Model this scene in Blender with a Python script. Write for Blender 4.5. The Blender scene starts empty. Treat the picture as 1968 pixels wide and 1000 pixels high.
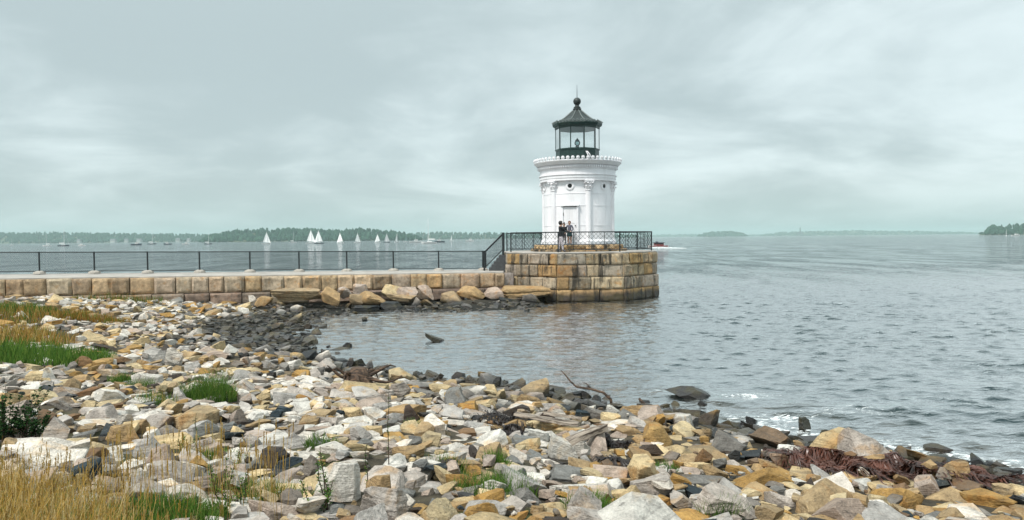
import bpy, bmesh, math, random
import numpy as np
from mathutils import Vector, Matrix, noise as mnoise

S = bpy.context.scene
COL = S.collection
R = math.radians
rnd = random.Random(7)
RS = np.random.RandomState(11)

# ------------------------------------------------------------------ camera
W_PX, H_PX, F_PX = 1968.0, 1000.0, 1420.0
CAM = np.array([0.0, 0.0, 3.3])
PITCH = math.atan(42.5 / F_PX)
ROLL = math.atan(0.0093)
_fw = np.array([0, math.cos(PITCH), -math.sin(PITCH)])
_r0 = np.array([1.0, 0, 0])
_u0 = np.array([0, math.sin(PITCH), math.cos(PITCH)])
_rt = _r0 * math.cos(ROLL) - _u0 * math.sin(ROLL)
_up = _u0 * math.cos(ROLL) + _r0 * math.sin(ROLL)
cam_data = bpy.data.cameras.new('camera')
cam = bpy.data.objects.new('camera', cam_data)
COL.objects.link(cam)
cam.matrix_world = Matrix(((_rt[0], _up[0], -_fw[0], CAM[0]), (_rt[1], _up[1], -_fw[1], CAM[1]),
                           (_rt[2], _up[2], -_fw[2], CAM[2]), (0, 0, 0, 1)))
cam_data.sensor_width = 36.0
cam_data.lens = F_PX / W_PX * 36.0
cam_data.clip_start = 0.1
cam_data.clip_end = 30000.0
S.camera = cam

# ------------------------------------------------------------------ sky
SUN_EL, SUN_AZ = 56.0, 222.0          # azimuth: compass-like, 0 = +Y, clockwise
world = bpy.data.worlds.new('World')
S.world = world
world.use_nodes = True
wt = world.node_tree
wt.nodes.clear()
def wn(t, **kw):
    n = wt.nodes.new(t)
    for k, v in kw.items():
        setattr(n, k, v)
    return n
wl = wt.links.new
def wmath(op, a, b=None, clamp=False):
    n = wn('ShaderNodeMath', operation=op, use_clamp=clamp)
    for i, v in enumerate((a, b)):
        if v is None: continue
        if isinstance(v, (int, float)): n.inputs[i].default_value = v
        else: wl(v, n.inputs[i])
    return n.outputs[0]
def wmix(f, a, b):
    n = wn('ShaderNodeMix', data_type='RGBA')
    if isinstance(f, (int, float)): n.inputs[0].default_value = f
    else: wl(f, n.inputs[0])
    for i, v in ((6, a), (7, b)):
        if isinstance(v, tuple): n.inputs[i].default_value = v + (1,)
        else: wl(v, n.inputs[i])
    return n.outputs[2]
def wramp(f, lo, hi):
    n = wn('ShaderNodeMapRange', interpolation_type='SMOOTHSTEP')
    wl(f, n.inputs[0]); n.inputs[1].default_value = lo; n.inputs[2].default_value = hi
    return n.outputs[0]
tc = wn('ShaderNodeTexCoord')
sep = wn('ShaderNodeSeparateXYZ'); wl(tc.outputs['Generated'], sep.inputs[0])
zpos = wmath('MAXIMUM', sep.outputs[2], 0.0)
den = wmath('ADD', zpos, 0.22)
cx = wmath('DIVIDE', sep.outputs[0], den)
cy = wmath('DIVIDE', sep.outputs[1], den)
cv = wn('ShaderNodeCombineXYZ'); wl(cx, cv.inputs[0]); wl(cy, cv.inputs[1])
def wnoise(scale, detail, rough, dist, off):
    m = wn('ShaderNodeMapping'); wl(cv.outputs[0], m.inputs[0]); m.inputs['Location'].default_value = off
    n = wn('ShaderNodeTexNoise'); wl(m.outputs[0], n.inputs['Vector'])
    n.inputs['Scale'].default_value = scale; n.inputs['Detail'].default_value = detail
    n.inputs['Roughness'].default_value = rough; n.inputs['Distortion'].default_value = dist
    return n.outputs['Fac']
SKY_OFF = (3.1, 1.7, 0)
n_big = wnoise(0.42, 3, 0.5, 0.3, SKY_OFF)
n_mid = wnoise(1.15, 6, 0.55, 0.5, (8.4, 2.2, 0))
n_fine = wnoise(3.2, 6, 0.6, 0.6, (1.4, 5.2, 0))
mixn = wmath('ADD', wmath('MULTIPLY', n_big, 0.5), wmath('ADD', wmath('MULTIPLY', n_mid, 0.40), wmath('MULTIPLY', n_fine, 0.10)))
cl = wramp(mixn, 0.42, 0.60)
cloud = wmix(cl, (0.178, 0.213, 0.217), (0.285, 0.325, 0.330))
# teal air at the horizon
hz = wramp(sep.outputs[2], 0.075, -0.005)
hazy = wmix(wmath('MULTIPLY', hz, 0.72), cloud, (0.148, 0.203, 0.206))
# an overcast sky is brighter overhead than at the horizon
zen = wmath('ADD', 1.0, wmath('MULTIPLY', wramp(sep.outputs[2], 0.2, 1.0), 0.9))
cl10 = wn('ShaderNodeVectorMath', operation='SCALE'); wl(hazy, cl10.inputs[0]); wl(wmath('MULTIPLY', zen, 10.0), cl10.inputs['Scale'])
sky = wn('ShaderNodeTexSky', sky_type='NISHITA')
sky.sun_disc = False
sky.sun_elevation = R(SUN_EL)
sky.sun_rotation = R(SUN_AZ)
fin = wmix(0.96, sky.outputs[0], cl10.outputs[0])
bg = wn('ShaderNodeBackground'); wl(fin, bg.inputs[0]); bg.inputs[1].default_value = 0.1
wo = wn('ShaderNodeOutputWorld'); wl(bg.outputs[0], wo.inputs[0])

# ------------------------------------------------------------------ sun (veiled by cloud)
sd = bpy.data.lights.new('sun', 'SUN')
sd.energy = 1.4
sd.angle = R(11)
sd.color = (1.0, 0.96, 0.9)
sun = bpy.data.objects.new('sun', sd)
COL.objects.link(sun)
_sv = Vector((math.sin(R(SUN_AZ)) * math.cos(R(SUN_EL)), math.cos(R(SUN_AZ)) * math.cos(R(SUN_EL)), math.sin(R(SUN_EL))))
sun.rotation_euler = (-_sv).to_track_quat('-Z', 'Y').to_euler()
sun.location = (0, 0, 60)

S.view_settings.view_transform = 'Standard'
S.view_settings.look = 'None'
S.view_settings.exposure = 1.5
S.view_settings.gamma = 1.0
S.view_settings.use_curve_mapping = False
S.cycles.use_denoising = True
S.cycles.max_bounces = 6
S.cycles.volume_bounces = 0
S.cycles.transparent_max_bounces = 12

# ------------------------------------------------------------------ layout helpers
def ray(px, py):
    d = _fw * F_PX + _rt * (px - W_PX / 2) - _up * (py - H_PX / 2)
    return d / d[1]                       # per metre of depth along +Y
def at_depth(px, py, y):
    return CAM + ray(px, py) * y
def at_z(px, py, z):
    d = ray(px, py)
    return CAM + d * ((z - CAM[2]) / d[2])
def project(p):
    v = np.asarray(p, float) - CAM
    dz = v @ _fw
    return (W_PX / 2 + F_PX * (v @ _rt) / dz, H_PX / 2 - F_PX * (v @ _up) / dz, dz)

# ------------------------------------------------------------------ object helpers
def link(name, me, mat=None, parent=None):
    o = bpy.data.objects.new(name, me)
    COL.objects.link(o)
    if mat is not None and me is not None and not me.materials:
        me.materials.append(mat)
    if parent is not None:
        o.parent = parent
    return o
def empty(name, loc=(0, 0, 0), rz=0.0):
    o = bpy.data.objects.new(name, None)
    o.empty_display_size = 0.2
    COL.objects.link(o)
    o.location = loc; o.rotation_euler = (0, 0, rz)
    return o
def tag(o, label=None, cat=None, group=None, kind=None):
    if label: o['label'] = label
    if cat: o['category'] = cat
    if group: o['group'] = group
    if kind: o['kind'] = kind
    return o
def mesh_np(name, v, f, smooth=True):
    me = bpy.data.meshes.new(name)
    v = np.asarray(v, np.float32); f = np.asarray(f, np.int32)
    k = f.shape[1]
    me.vertices.add(len(v)); me.vertices.foreach_set('co', v.ravel())
    me.loops.add(f.size); me.loops.foreach_set('vertex_index', f.ravel())
    me.polygons.add(len(f))
    me.polygons.foreach_set('loop_start', np.arange(0, f.size, k, dtype=np.int32))
    me.polygons.foreach_set('loop_total', np.full(len(f), k, np.int32))
    me.polygons.foreach_set('use_smooth', np.full(len(f), bool(smooth)))
    me.update(calc_edges=True); me.validate()
    return me

class MB:
    """collects shapes, then becomes one mesh object"""
    def __init__(self): self.v, self.f = [], []
    def add(self, v, f):
        n = len(self.v)
        self.v += [tuple(map(float, p)) for p in v]
        self.f += [tuple(i + n for i in q) for q in f]
        return self
    def box(self, x0, x1, y0, y1, z0, z1):
        return self.add([(x0,y0,z0),(x1,y0,z0),(x1,y1,z0),(x0,y1,z0),(x0,y0,z1),(x1,y0,z1),(x1,y1,z1),(x0,y1,z1)],
                        [(0,3,2,1),(4,5,6,7),(0,1,5,4),(1,2,6,5),(2,3,7,6),(3,0,4,7)])
    def bar(self, p, q, r, n=6, r2=None, cap=True):
        p, q = Vector(p), Vector(q); d = (q - p).normalized()
        a = d.orthogonal().normalized(); b = d.cross(a)
        r2 = r if r2 is None else r2
        v = []
        for c, rr in ((p, r), (q, r2)):
            for i in range(n):
                t = 2 * math.pi * (i + .5) / n
                v.append(c + (a * math.cos(t) + b * math.sin(t)) * rr)
        f = [(i, (i + 1) % n, n + (i + 1) % n, n + i) for i in range(n)]
        if cap: f += [tuple(range(n - 1, -1, -1)), tuple(range(n, 2 * n))]
        return self.add(v, f)
    def tube(self, pts, rad, n=7):
        pts = [Vector(p) for p in pts]; m = len(pts)
        v = []; up = Vector((0.13, 0.31, 0.94))
        for i, p in enumerate(pts):
            d = (pts[min(i + 1, m - 1)] - pts[max(i - 1, 0)]).normalized()
            a = d.cross(up)
            a = a.normalized() if a.length > 1e-4 else d.orthogonal().normalized()
            b = d.cross(a)
            rr = rad[i] if hasattr(rad, '__len__') else rad
            for k in range(n):
                t = 2 * math.pi * k / n
                v.append(p + (a * math.cos(t) + b * math.sin(t)) * rr)
        f = [(i*n + k, i*n + (k+1) % n, (i+1)*n + (k+1) % n, (i+1)*n + k) for i in range(m - 1) for k in range(n)]
        f += [tuple(range(n - 1, -1, -1)), tuple(range((m - 1) * n, m * n))]
        return self.add(v, f)
    def lathe(self, prof, n=48, c=(0, 0), a0=0.0, closed=False):
        """prof: (radius, z) from bottom to top; rings capped unless closed"""
        v = []
        for r, z in prof:
            for k in range(n):
                t = a0 + 2 * math.pi * k / n
                v.append((c[0] + r * math.sin(t), c[1] - r * math.cos(t), z))
        m = len(prof)
        rr = range(m) if closed else range(m - 1)
        f = []
        for i in rr:
            j = (i + 1) % m
            for k in range(n):
                f.append((i*n + k, i*n + (k+1) % n, j*n + (k+1) % n, j*n + k))
        if not closed:
            f += [tuple(range(n - 1, -1, -1)), tuple(range((m - 1) * n, m * n))]
        return self.add(v, f)
    def mesh(self, name, smooth=False, angle=None):
        me = bpy.data.meshes.new(name)
        me.from_pydata(self.v, [], self.f)
        if smooth or angle is not None:
            me.polygons.foreach_set('use_smooth', [True] * len(me.polygons))
            if angle is not None: me.set_sharp_from_angle(angle=R(angle))
        me.update()
        return me
    def build(self, name, mat, parent=None, smooth=False, angle=None):
        return link(name, self.mesh(name, smooth, angle), mat, parent)

def add_bevel(o, w, seg=1):
    m = o.modifiers.new('bevel', 'BEVEL'); m.width = w; m.segments = seg; m.limit_method = 'ANGLE'; m.angle_limit = R(35)
    return o

# vectorised value noise
def _hash(ix, iy, iz, s):
    h = (ix * 374761393 + iy * 668265263 + iz * 2147483647 + s * 1274126177) & 0xFFFFFFFF
    h = ((h ^ (h >> 13)) * 1274126177) & 0xFFFFFFFF
    h = (h ^ (h >> 16)) & 0xFFFFFF
    return h / float(0xFFFFFF)
def vnoise(p, s=0):
    p = np.asarray(p, float)
    i = np.floor(p).astype(np.int64); f = p - i
    u = f * f * (3 - 2 * f)
    x, y, z = i[:, 0], i[:, 1], i[:, 2]
    def L(a, b, t): return a + (b - a) * t
    c = lambda dx, dy, dz: _hash(x + dx, y + dy, z + dz, s)
    a = L(L(c(0,0,0), c(1,0,0), u[:,0]), L(c(0,1,0), c(1,1,0), u[:,0]), u[:,1])
    b = L(L(c(0,0,1), c(1,0,1), u[:,0]), L(c(0,1,1), c(1,1,1), u[:,0]), u[:,1])
    return L(a, b, u[:, 2]) * 2 - 1
def fbm(p, oct=3, s=0):
    p = np.asarray(p, float); t = 0; a = 1.0
    for k in range(oct):
        t = t + a * vnoise(p * (2.03 ** k), s + k); a *= 0.5
    return t

# ------------------------------------------------------------------ material helpers
class NT:
    def __init__(self, name):
        self.m = bpy.data.materials.new(name); self.m.use_nodes = True
        self.t = self.m.node_tree; self.t.nodes.clear()
        self.out = self.t.nodes.new('ShaderNodeOutputMaterial')
    def n(self, t, **kw):
        x = self.t.nodes.new(t)
        for k, v in kw.items(): setattr(x, k, v)
        return x
    def l(self, a, b): self.t.links.new(a, b)
    def put(self, sock, v):
        if v is None: return
        if isinstance(v, bpy.types.NodeSocket): self.l(v, sock)
        elif isinstance(v, tuple) and len(v) == 3 and sock.type == 'RGBA': sock.default_value = v + (1,)
        else: sock.default_value = v
    def math(self, op, a, b=None, clamp=False):
        x = self.n('ShaderNodeMath', operation=op, use_clamp=clamp); self.put(x.inputs[0], a); self.put(x.inputs[1], b); return x.outputs[0]
    def mix(self, f, a, b, blend='MIX'):
        x = self.n('ShaderNodeMix', data_type='RGBA', blend_type=blend)
        self.put(x.inputs[0], f); self.put(x.inputs[6], a); self.put(x.inputs[7], b); return x.outputs[2]
    def rng(self, f, a, b, c=0.0, d=1.0, smooth=True):
        x = self.n('ShaderNodeMapRange', interpolation_type='SMOOTHSTEP' if smooth else 'LINEAR')
        self.put(x.inputs[0], f)
        for i, v in enumerate((a, b, c, d)): self.put(x.inputs[i + 1], v)
        return x.outputs[0]
    def pos(self): return self.n('ShaderNodeNewGeometry').outputs['Position']
    def objco(self): return self.n('ShaderNodeTexCoord').outputs['Object']
    def map(self, v, scale=(1, 1, 1), loc=(0, 0, 0), rot=(0, 0, 0)):
        x = self.n('ShaderNodeMapping'); self.l(v, x.inputs[0])
        x.inputs['Scale'].default_value = scale; x.inputs['Location'].default_value = loc; x.inputs['Rotation'].default_value = rot
        return x.outputs[0]
    def noise(self, v, scale, detail=4, rough=0.55, dist=0.0, col=False):
        x = self.n('ShaderNodeTexNoise'); self.l(v, x.inputs['Vector'])
        x.inputs['Scale'].default_value = scale; x.inputs['Detail'].default_value = detail
        x.inputs['Roughness'].default_value = rough; x.inputs['Distortion'].default_value = dist
        return x.outputs['Color' if col else 'Fac']
    def bump(self, h, strength=0.3, dist=0.02, normal=None):
        x = self.n('ShaderNodeBump'); self.put(x.inputs['Height'], h)
        x.inputs['Strength'].default_value = strength; x.inputs['Distance'].default_value = dist
        if normal is not None: self.l(normal, x.inputs['Normal'])
        return x.outputs[0]
    def bsdf(self, color, rough=0.7, normal=None, spec=0.4, **kw):
        b = self.n('ShaderNodeBsdfPrincipled')
        self.put(b.inputs['Base Color'], color); self.put(b.inputs['Roughness'], rough)
        b.inputs['Specular IOR Level'].default_value = spec
        if normal is not None: self.l(normal, b.inputs['Normal'])
        for k, v in kw.items(): self.put(b.inputs[k.replace('_', ' ')], v)
        self.l(b.outputs[0], self.out.inputs[0])
        return b
def simple(name, col, rough=0.6, var=0.12, scale=8.0, bump=0.0, spec=0.4, metal=0.0):
    t = NT(name); p = t.pos()
    n = t.noise(p, scale, 5)
    f = t.rng(n, 0.3, 0.7, 1 - var, 1 + var, False)
    v = t.n('ShaderNodeVectorMath', operation='SCALE'); v.inputs[0].default_value = col; t.l(f, v.inputs['Scale'])
    b = t.bsdf(v.outputs[0], rough, t.bump(n, bump, 0.01) if bump else None, spec)
    b.inputs['Metallic'].default_value = metal
    return t.m
# ------------------------------------------------------------------ materials
def stone_mat(name, source, wet_hi=0.42, wet_lo=0.10, fine=1.0, streak=0.0, stain_amt=0.55, own=False, bed=1.0):
    """loose or laid stone; its own colour comes from the object (or the stone's vertices)"""
    t = NT(name); p = t.pos()
    if source == 'object':
        base = t.n('ShaderNodeObjectInfo').outputs['Color']
    else:
        base = t.n('ShaderNodeVertexColor', layer_name='stone').outputs[0]
    mott = t.noise(p, 5.5 * fine, 7, 0.62)
    speck = t.noise(p, 42 * fine, 5, 0.75)
    k = t.math('ADD', t.rng(mott, 0.28, 0.72, 0.55, 1.25, False), t.rng(speck, 0.3, 0.7, -0.26, 0.24, False))
    sc = t.n('ShaderNodeVectorMath', operation='SCALE'); t.l(base, sc.inputs[0]); t.l(k, sc.inputs['Scale'])
    col = sc.outputs[0]
    # rust-coloured weathering
    st = t.rng(t.noise(p, 2.3 * fine, 5, 0.6, 0.6), 0.53, 0.68)
    col = t.mix(t.math('MULTIPLY', st, stain_amt), col, t.mix(1.0, col, (1.0, 0.66, 0.30), 'MULTIPLY'))
    # bedding lines
    str_ = t.noise(t.map(t.objco() if own else p, (0.7, 0.7, 8.5) if own else (2.2 * fine, 2.2 * fine, 26 * fine), rot=(0.15, 0.2, 0) if own else (0.25, 0.35, 0)), 1.0, 6, 0.65, 0.5)
    ln = t.rng(str_, 0.45, 0.35)
    col = t.mix(t.math('MULTIPLY', ln, 0.62 * bed), col, (0.05, 0.045, 0.04))
    # pale lichen and dark specks
    li = t.rng(t.noise(p, 14 * fine, 4, 0.7), 0.62, 0.72)
    col = t.mix(t.math('MULTIPLY', li, 0.28), col, (0.55, 0.53, 0.47))
    dk = t.rng(t.noise(p, 9 * fine, 6, 0.75, 0.3), 0.41, 0.32)
    col = t.mix(t.math('MULTIPLY', dk, 0.65), col, (0.035, 0.033, 0.03))
    if streak:
        sv = t.noise(t.map(p, (2.2, 2.2, 0.25)), 1.0, 5, 0.65)
        sf = t.math('MULTIPLY', t.rng(sv, 0.50, 0.62), streak)
        col = t.mix(sf, col, (0.03, 0.026, 0.02))
    # tide-wet, weed-blackened foot
    z = t.n('ShaderNodeSeparateXYZ'); t.l(p, z.inputs[0])
    wob = t.math('MULTIPLY', t.math('SUBTRACT', t.noise(p, 1.1, 4, 0.6), 0.5), 0.5)
    wet = t.rng(t.math('ADD', z.outputs[2], wob), wet_hi, wet_lo)
    alg = t.mix(t.rng(t.noise(p, 3.0, 4), 0.45, 0.62), (0.022, 0.022, 0.022), (0.05, 0.044, 0.02))
    dark = t.mix(0.68, t.mix(1.0, col, (0.3, 0.3, 0.32), 'MULTIPLY'), alg)
    col = t.mix(wet, col, dark)
    rough = t.rng(wet, 0, 1, 0.85, 0.32, False)
    h = t.math('ADD', t.math('MULTIPLY', t.noise(p, 22 * fine, 7, 0.65), 1.0), t.math('MULTIPLY', str_, 1.5 * bed))
    t.bsdf(col, rough, t.bump(h, 1.0, 0.04 / fine), 0.35)
    return t.m
M_stone = stone_mat('beach_stone', 'object', 0.47, 0.20, own=True, bed=0.6)
M_rubble = stone_mat('beach_stone_loose', 'vertex', 0.47, 0.20, bed=0.7)
M_block = stone_mat('granite_block', 'object', 0.62, 0.30, 1.3, 0.92, 0.7, bed=0.12)
M_wallblock = stone_mat('granite_wall_block', 'object', 0.30, 0.05, 1.4, 0.30, 0.5, bed=0.12)

def ground_mat():
    t = NT('ground_gravel'); p = t.pos()
    a = t.noise(p, 3, 6, 0.6); b = t.noise(p, 30, 4, 0.7)
    c = t.mix(t.rng(a, 0.35, 0.65), (0.035, 0.03, 0.022), (0.08, 0.066, 0.045))
    c = t.mix(t.rng(b, 0.6, 0.72), c, (0.14, 0.125, 0.1))
    g = t.rng(t.noise(p, 0.8, 3), 0.5, 0.62)
    z = t.n('ShaderNodeSeparateXYZ'); t.l(p, z.inputs[0])
    g = t.math('MULTIPLY', g, t.rng(z.outputs[2], 0.7, 1.1))
    c = t.mix(t.math('MULTIPLY', g, 0.7), c, (0.06, 0.075, 0.02))
    c = t.mix(t.rng(z.outputs[2], 0.4, 0.1), c, (0.02, 0.02, 0.017))
    t.bsdf(c, 0.9, t.bump(t.math('ADD', a, b), 0.6, 0.04), 0.2)
    return t.m
M_ground = ground_mat()

def water_mat():
    t = NT('sea_water'); p = t.pos()
    n1 = t.noise(t.map(p, (0.62, 1.5, 1), rot=(0, 0, 0.08)), 1.25, 5, 0.55, 0.35)
    n2 = t.noise(t.map(p, (0.7, 1.7, 1), rot=(0, 0, -0.15)), 5.5, 3, 0.55, 0.2)
    n3 = t.noise(t.map(p, (0.06, 0.16, 1)), 1.0, 3, 0.5, 0.3)
    # crests are peaked, troughs are flat
    c1 = t.math('POWER', t.math('MULTIPLY', n1, 1.5), 3.0)
    c2 = t.math('POWER', t.math('MULTIPLY', n2, 1.5), 3.0)
    sepp = t.n('ShaderNodeSeparateXYZ'); t.l(p, sepp.inputs[0])
    n4 = t.rng(t.noise(t.map(p, (0.22, 0.06, 1), rot=(0, 0, 0.1)), 1.0, 5, 0.62, 0.5), 0.34, 0.66, 0.25, 1.75)
    far = t.rng(sepp.outputs[1], 30, 90, 0.12, 1.05)
    h = t.math('ADD', t.math('ADD', t.math('MULTIPLY', t.math('MULTIPLY', c1, far), n4), t.math('MULTIPLY', c2, 0.06)), t.math('MULTIPLY', n3, 0.35))
    bmp = t.bump(h, 1.0, 0.17)
    foam = t.n('ShaderNodeAttribute', attribute_name='foam').outputs['Fac']
    shal = t.n('ShaderNodeAttribute', attribute_name='shallow').outputs['Fac']
    fn = t.noise(t.map(p, (1, 2.2, 1)), 5.0, 7, 0.75, 0.8)
    ff = t.rng(t.math('ADD', fn, t.math('MULTIPLY', foam, 0.34)), 0.68, 0.80)
    ff = t.math('MULTIPLY', ff, t.rng(foam, 0.02, 0.25))
    body = t.mix(shal, (0.020, 0.036, 0.040), t.mix(t.rng(t.noise(p, 0.9, 4), 0.4, 0.65), (0.03, 0.03, 0.022), (0.07, 0.05, 0.028)))
    dif = t.n('ShaderNodeBsdfDiffuse'); t.l(body, dif.inputs[0])
    glo = t.n('ShaderNodeBsdfGlossy'); glo.inputs['Roughness'].default_value = 0.05; t.l(bmp, glo.inputs['Normal'])
    fr = t.n('ShaderNodeFresnel'); fr.inputs[0].default_value = 1.33; t.l(bmp, fr.inputs['Normal'])
    fac = t.rng(fr.outputs[0], 0.045, 0.18, 0.03, 0.98, False)
    mx = t.n('ShaderNodeMixShader'); t.l(fac, mx.inputs[0]); t.l(dif.outputs[0], mx.inputs[1]); t.l(glo.outputs[0], mx.inputs[2])
    fo = t.n('ShaderNodeBsdfDiffuse'); fo.inputs[0].default_value = (0.75, 0.78, 0.78, 1)
    m2 = t.n('ShaderNodeMixShader'); t.l(ff, m2.inputs[0]); t.l(mx.outputs[0], m2.inputs[1]); t.l(fo.outputs[0], m2.inputs[2])
    t.l(m2.outputs[0], t.out.inputs[0])
    return t.m
M_water = water_mat()

def white_iron():
    t = NT('white_painted_iron'); p = t.pos()
    a = t.noise(t.map(p, (1, 1, 0.35)), 1.6, 6, 0.6)
    c = t.mix(t.rng(a, 0.35, 0.7), (0.80, 0.79, 0.81), (0.72, 0.71, 0.73))
    r = t.rng(t.noise(t.map(p, (9, 9, 0.7)), 1.0, 5, 0.7), 0.60, 0.74)
    c = t.mix(t.math('MULTIPLY', r, 0.28), c, (0.52, 0.42, 0.33))
    g2 = t.rng(t.noise(t.map(p, (4, 4, 0.5)), 1.0, 6, 0.7), 0.50, 0.70)
    c = t.mix(t.math('MULTIPLY', g2, 0.22), c, (0.38, 0.36, 0.36))
    rs2 = t.rng(t.noise(p, 7.0, 5, 0.7), 0.68, 0.74)
    c = t.mix(t.math('MULTIPLY', rs2, 0.55), c, (0.22, 0.11, 0.05))
    t.bsdf(c, 0.5, t.bump(t.noise(p, 9, 4), 0.2, 0.02), 0.4)
    return t.m
M_white = white_iron()
M_green = simple('dark_green_paint', (0.010, 0.028, 0.024), 0.4, 0.3, 5)
M_roof = simple('weathered_green_roof', (0.026, 0.034, 0.033), 0.5, 0.35, 6, 0.2)
M_rib = simple('pale_roof_rib', (0.16, 0.18, 0.175), 0.5, 0.2, 6)
M_antegrey = simple('grey_green_casting', (0.14, 0.165, 0.16), 0.5, 0.2, 8)
M_black = simple('black_painted_steel', (0.012, 0.016, 0.018), 0.45, 0.3, 9)
M_wire = simple('galvanised_wire', (0.05, 0.055, 0.06), 0.5, 0.2, 9)
M_hole = simple('dark_porthole_glass', (0.006, 0.007, 0.008), 0.1, 0.1)
M_brass = simple('brass_fitting', (0.06, 0.05, 0.035), 0.4, 0.1, 5)
M_step = simple('dark_stone_step', (0.055, 0.058, 0.062), 0.8, 0.3, 9, 0.4)
M_deck = simple('pale_concrete', (0.34, 0.315, 0.285), 0.85, 0.3, 2.2, 0.3)
M_foot = simple('concrete_footing', (0.36, 0.33, 0.29), 0.9, 0.2, 8, 0.4)
M_lamp = simple('lamp_metal', (0.12, 0.14, 0.14), 0.35, 0.2, 20, 0, 0.5)

def glass_mat(name, tint, refl=0.12):
    t = NT(name)
    a = t.n('ShaderNodeBsdfTransparent'); a.inputs[0].default_value = tint + (1,)
    g = t.n('ShaderNodeBsdfGlossy'); g.inputs['Roughness'].default_value = 0.02
    fr = t.n('ShaderNodeFresnel'); fr.inputs[0].default_value = 1.5
    m = t.n('ShaderNodeMixShader'); t.l(fr.outputs[0], m.inputs[0]); t.l(a.outputs[0], m.inputs[1]); t.l(g.outputs[0], m.inputs[2])
    t.l(m.outputs[0], t.out.inputs[0])
    return t.m
M_glass = glass_mat('lantern_glass', (0.98, 0.99, 0.99))
M_lens = glass_mat('lens_glass', (0.55, 0.66, 0.66))

def grass_mat(name, c0, c1):
    t = NT(name)
    v = t.n('ShaderNodeVertexColor', layer_name='tone').outputs[0]
    d = t.n('ShaderNodeBsdfDiffuse'); t.l(v, d.inputs[0])
    tr = t.n('ShaderNodeBsdfTranslucent'); t.l(v, tr.inputs[0])
    m = t.n('ShaderNodeMixShader'); m.inputs[0].default_value = 0.3
    t.l(d.outputs[0], m.inputs[1]); t.l(tr.outputs[0], m.inputs[2]); t.l(m.outputs[0], t.out.inputs[0])
    return t.m
M_grass = grass_mat('grass_blade', None, None)
M_wood = NT('grey_driftwood')
def _wood(t, c0, c1, sc):
    o = t.objco()
    n = t.noise(t.map(o, sc), 1.0, 6, 0.65, 0.4)
    c = t.mix(t.rng(n, 0.38, 0.64), c0, c1)
    t.bsdf(c, 0.85, t.bump(n, 0.8, 0.01), 0.25)
    return t.m
M_wood = _wood(M_wood, (0.06, 0.045, 0.035), (0.38, 0.32, 0.26), (2, 26, 26))
M_darkwood = _wood(NT('dark_driftwood'), (0.03, 0.022, 0.018), (0.14, 0.09, 0.06), (2, 30, 30))
M_weedred = simple('rust_red_seaweed', (0.075, 0.030, 0.020), 0.35, 0.9, 3.0, 0.4)
M_weedblack = simple('black_dried_seaweed', (0.018, 0.012, 0.010), 0.5, 0.5, 9, 0.3)
# ------------------------------------------------------------------ shore line (water level z = 0)
_shore_px = [(1968, 915), (1780, 880), (1560, 852), (1400, 815), (1200, 783), (1000, 745), (860, 728), (740, 714), (630, 694), (578, 665),
             (580, 640), (606, 615), (670, 602), (780, 600), (900, 598), (1000, 596), (1062, 588)]
SHORE = [(32.0, 0.5), (20.0, 5.0), (11.5, 8.6)] + [tuple(at_z(px, py, 0.0)[:2]) for px, py in _shore_px]
LAND = SHORE + [(0.4, 39.5), (-0.6, 41.0), (-30, 36), (-90, 30), (-90, -60), (60, -60), (60, -6)]
_LA = np.array(LAND); _LB = np.roll(_LA, -1, axis=0)
_SA = np.array(SHORE)[:-1]; _SB = np.array(SHORE)[1:]
def shore_dist(xy):
    """signed distance to the water's edge, positive on land"""
    xy = np.asarray(xy, float).reshape(-1, 2)
    best = np.full(len(xy), 1e9)
    for a, b in zip(_SA, _SB):
        ab = b - a
        t = np.clip(((xy - a) @ ab) / (ab @ ab), 0, 1)
        d = np.hypot(*(xy - (a + t[:, None] * ab)).T)
        best = np.minimum(best, d)
    inside = np.zeros(len(xy), bool)
    for a, b in zip(_LA, _LB):
        c = (a[1] > xy[:, 1]) != (b[1] > xy[:, 1])
        with np.errstate(divide='ignore', invalid='ignore'):
            xi = (b[0] - a[0]) * (xy[:, 1] - a[1]) / (b[1] - a[1]) + a[0]
        inside ^= c & (xy[:, 0] < xi)
    return np.where(inside, best, -best)
def ground_z(xy):
    xy = np.asarray(xy, float).reshape(-1, 2)
    d = shore_dist(xy)
    land = 1.5 * (1 - np.exp(-np.maximum(d, 0) / 9.0))
    sea = -0.9 * (1 - np.exp(np.minimum(d, 0) / 5.0))
    z = np.where(d > 0, land, sea)
    m = np.exp(-(((xy[:, 0] + 3.0) / 6.5) ** 2 + ((xy[:, 1] - 1.0) / 5.5) ** 2))
    m2 = np.exp(-(((xy[:, 0] + 26) / 7.0) ** 2 + ((xy[:, 1] - 24) / 9.0) ** 2))
    z = z - 0.50 * (d > 0) * np.exp(-np.maximum(32.5 + (xy[:, 0] + 22) * .307 - xy[:, 1], 0) / 4.0) * np.clip(d / 4, 0, 1)
    cove = np.exp(-(((xy[:, 0] + 8.4) / 2.7) ** 2 + ((xy[:, 1] - 27) / 6.0) ** 2))
    z = np.where(d > 0, z * (1 - .85 * cove), z)
    p3 = np.column_stack([xy * 0.5, np.zeros(len(xy))])
    return z + (0.45 * m + 0.25 * m2) * (d > 0) + 0.07 * fbm(p3, 3, 5) * np.clip(d / 3 + .5, 0, 1)
_gzx = np.arange(-40, 24, .1); _gzy = np.arange(0, 44, .1)
_a, _b = np.meshgrid(_gzx, _gzy)
_GZ = ground_z(np.column_stack([_a.ravel(), _b.ravel()])).reshape(_a.shape)
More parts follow.
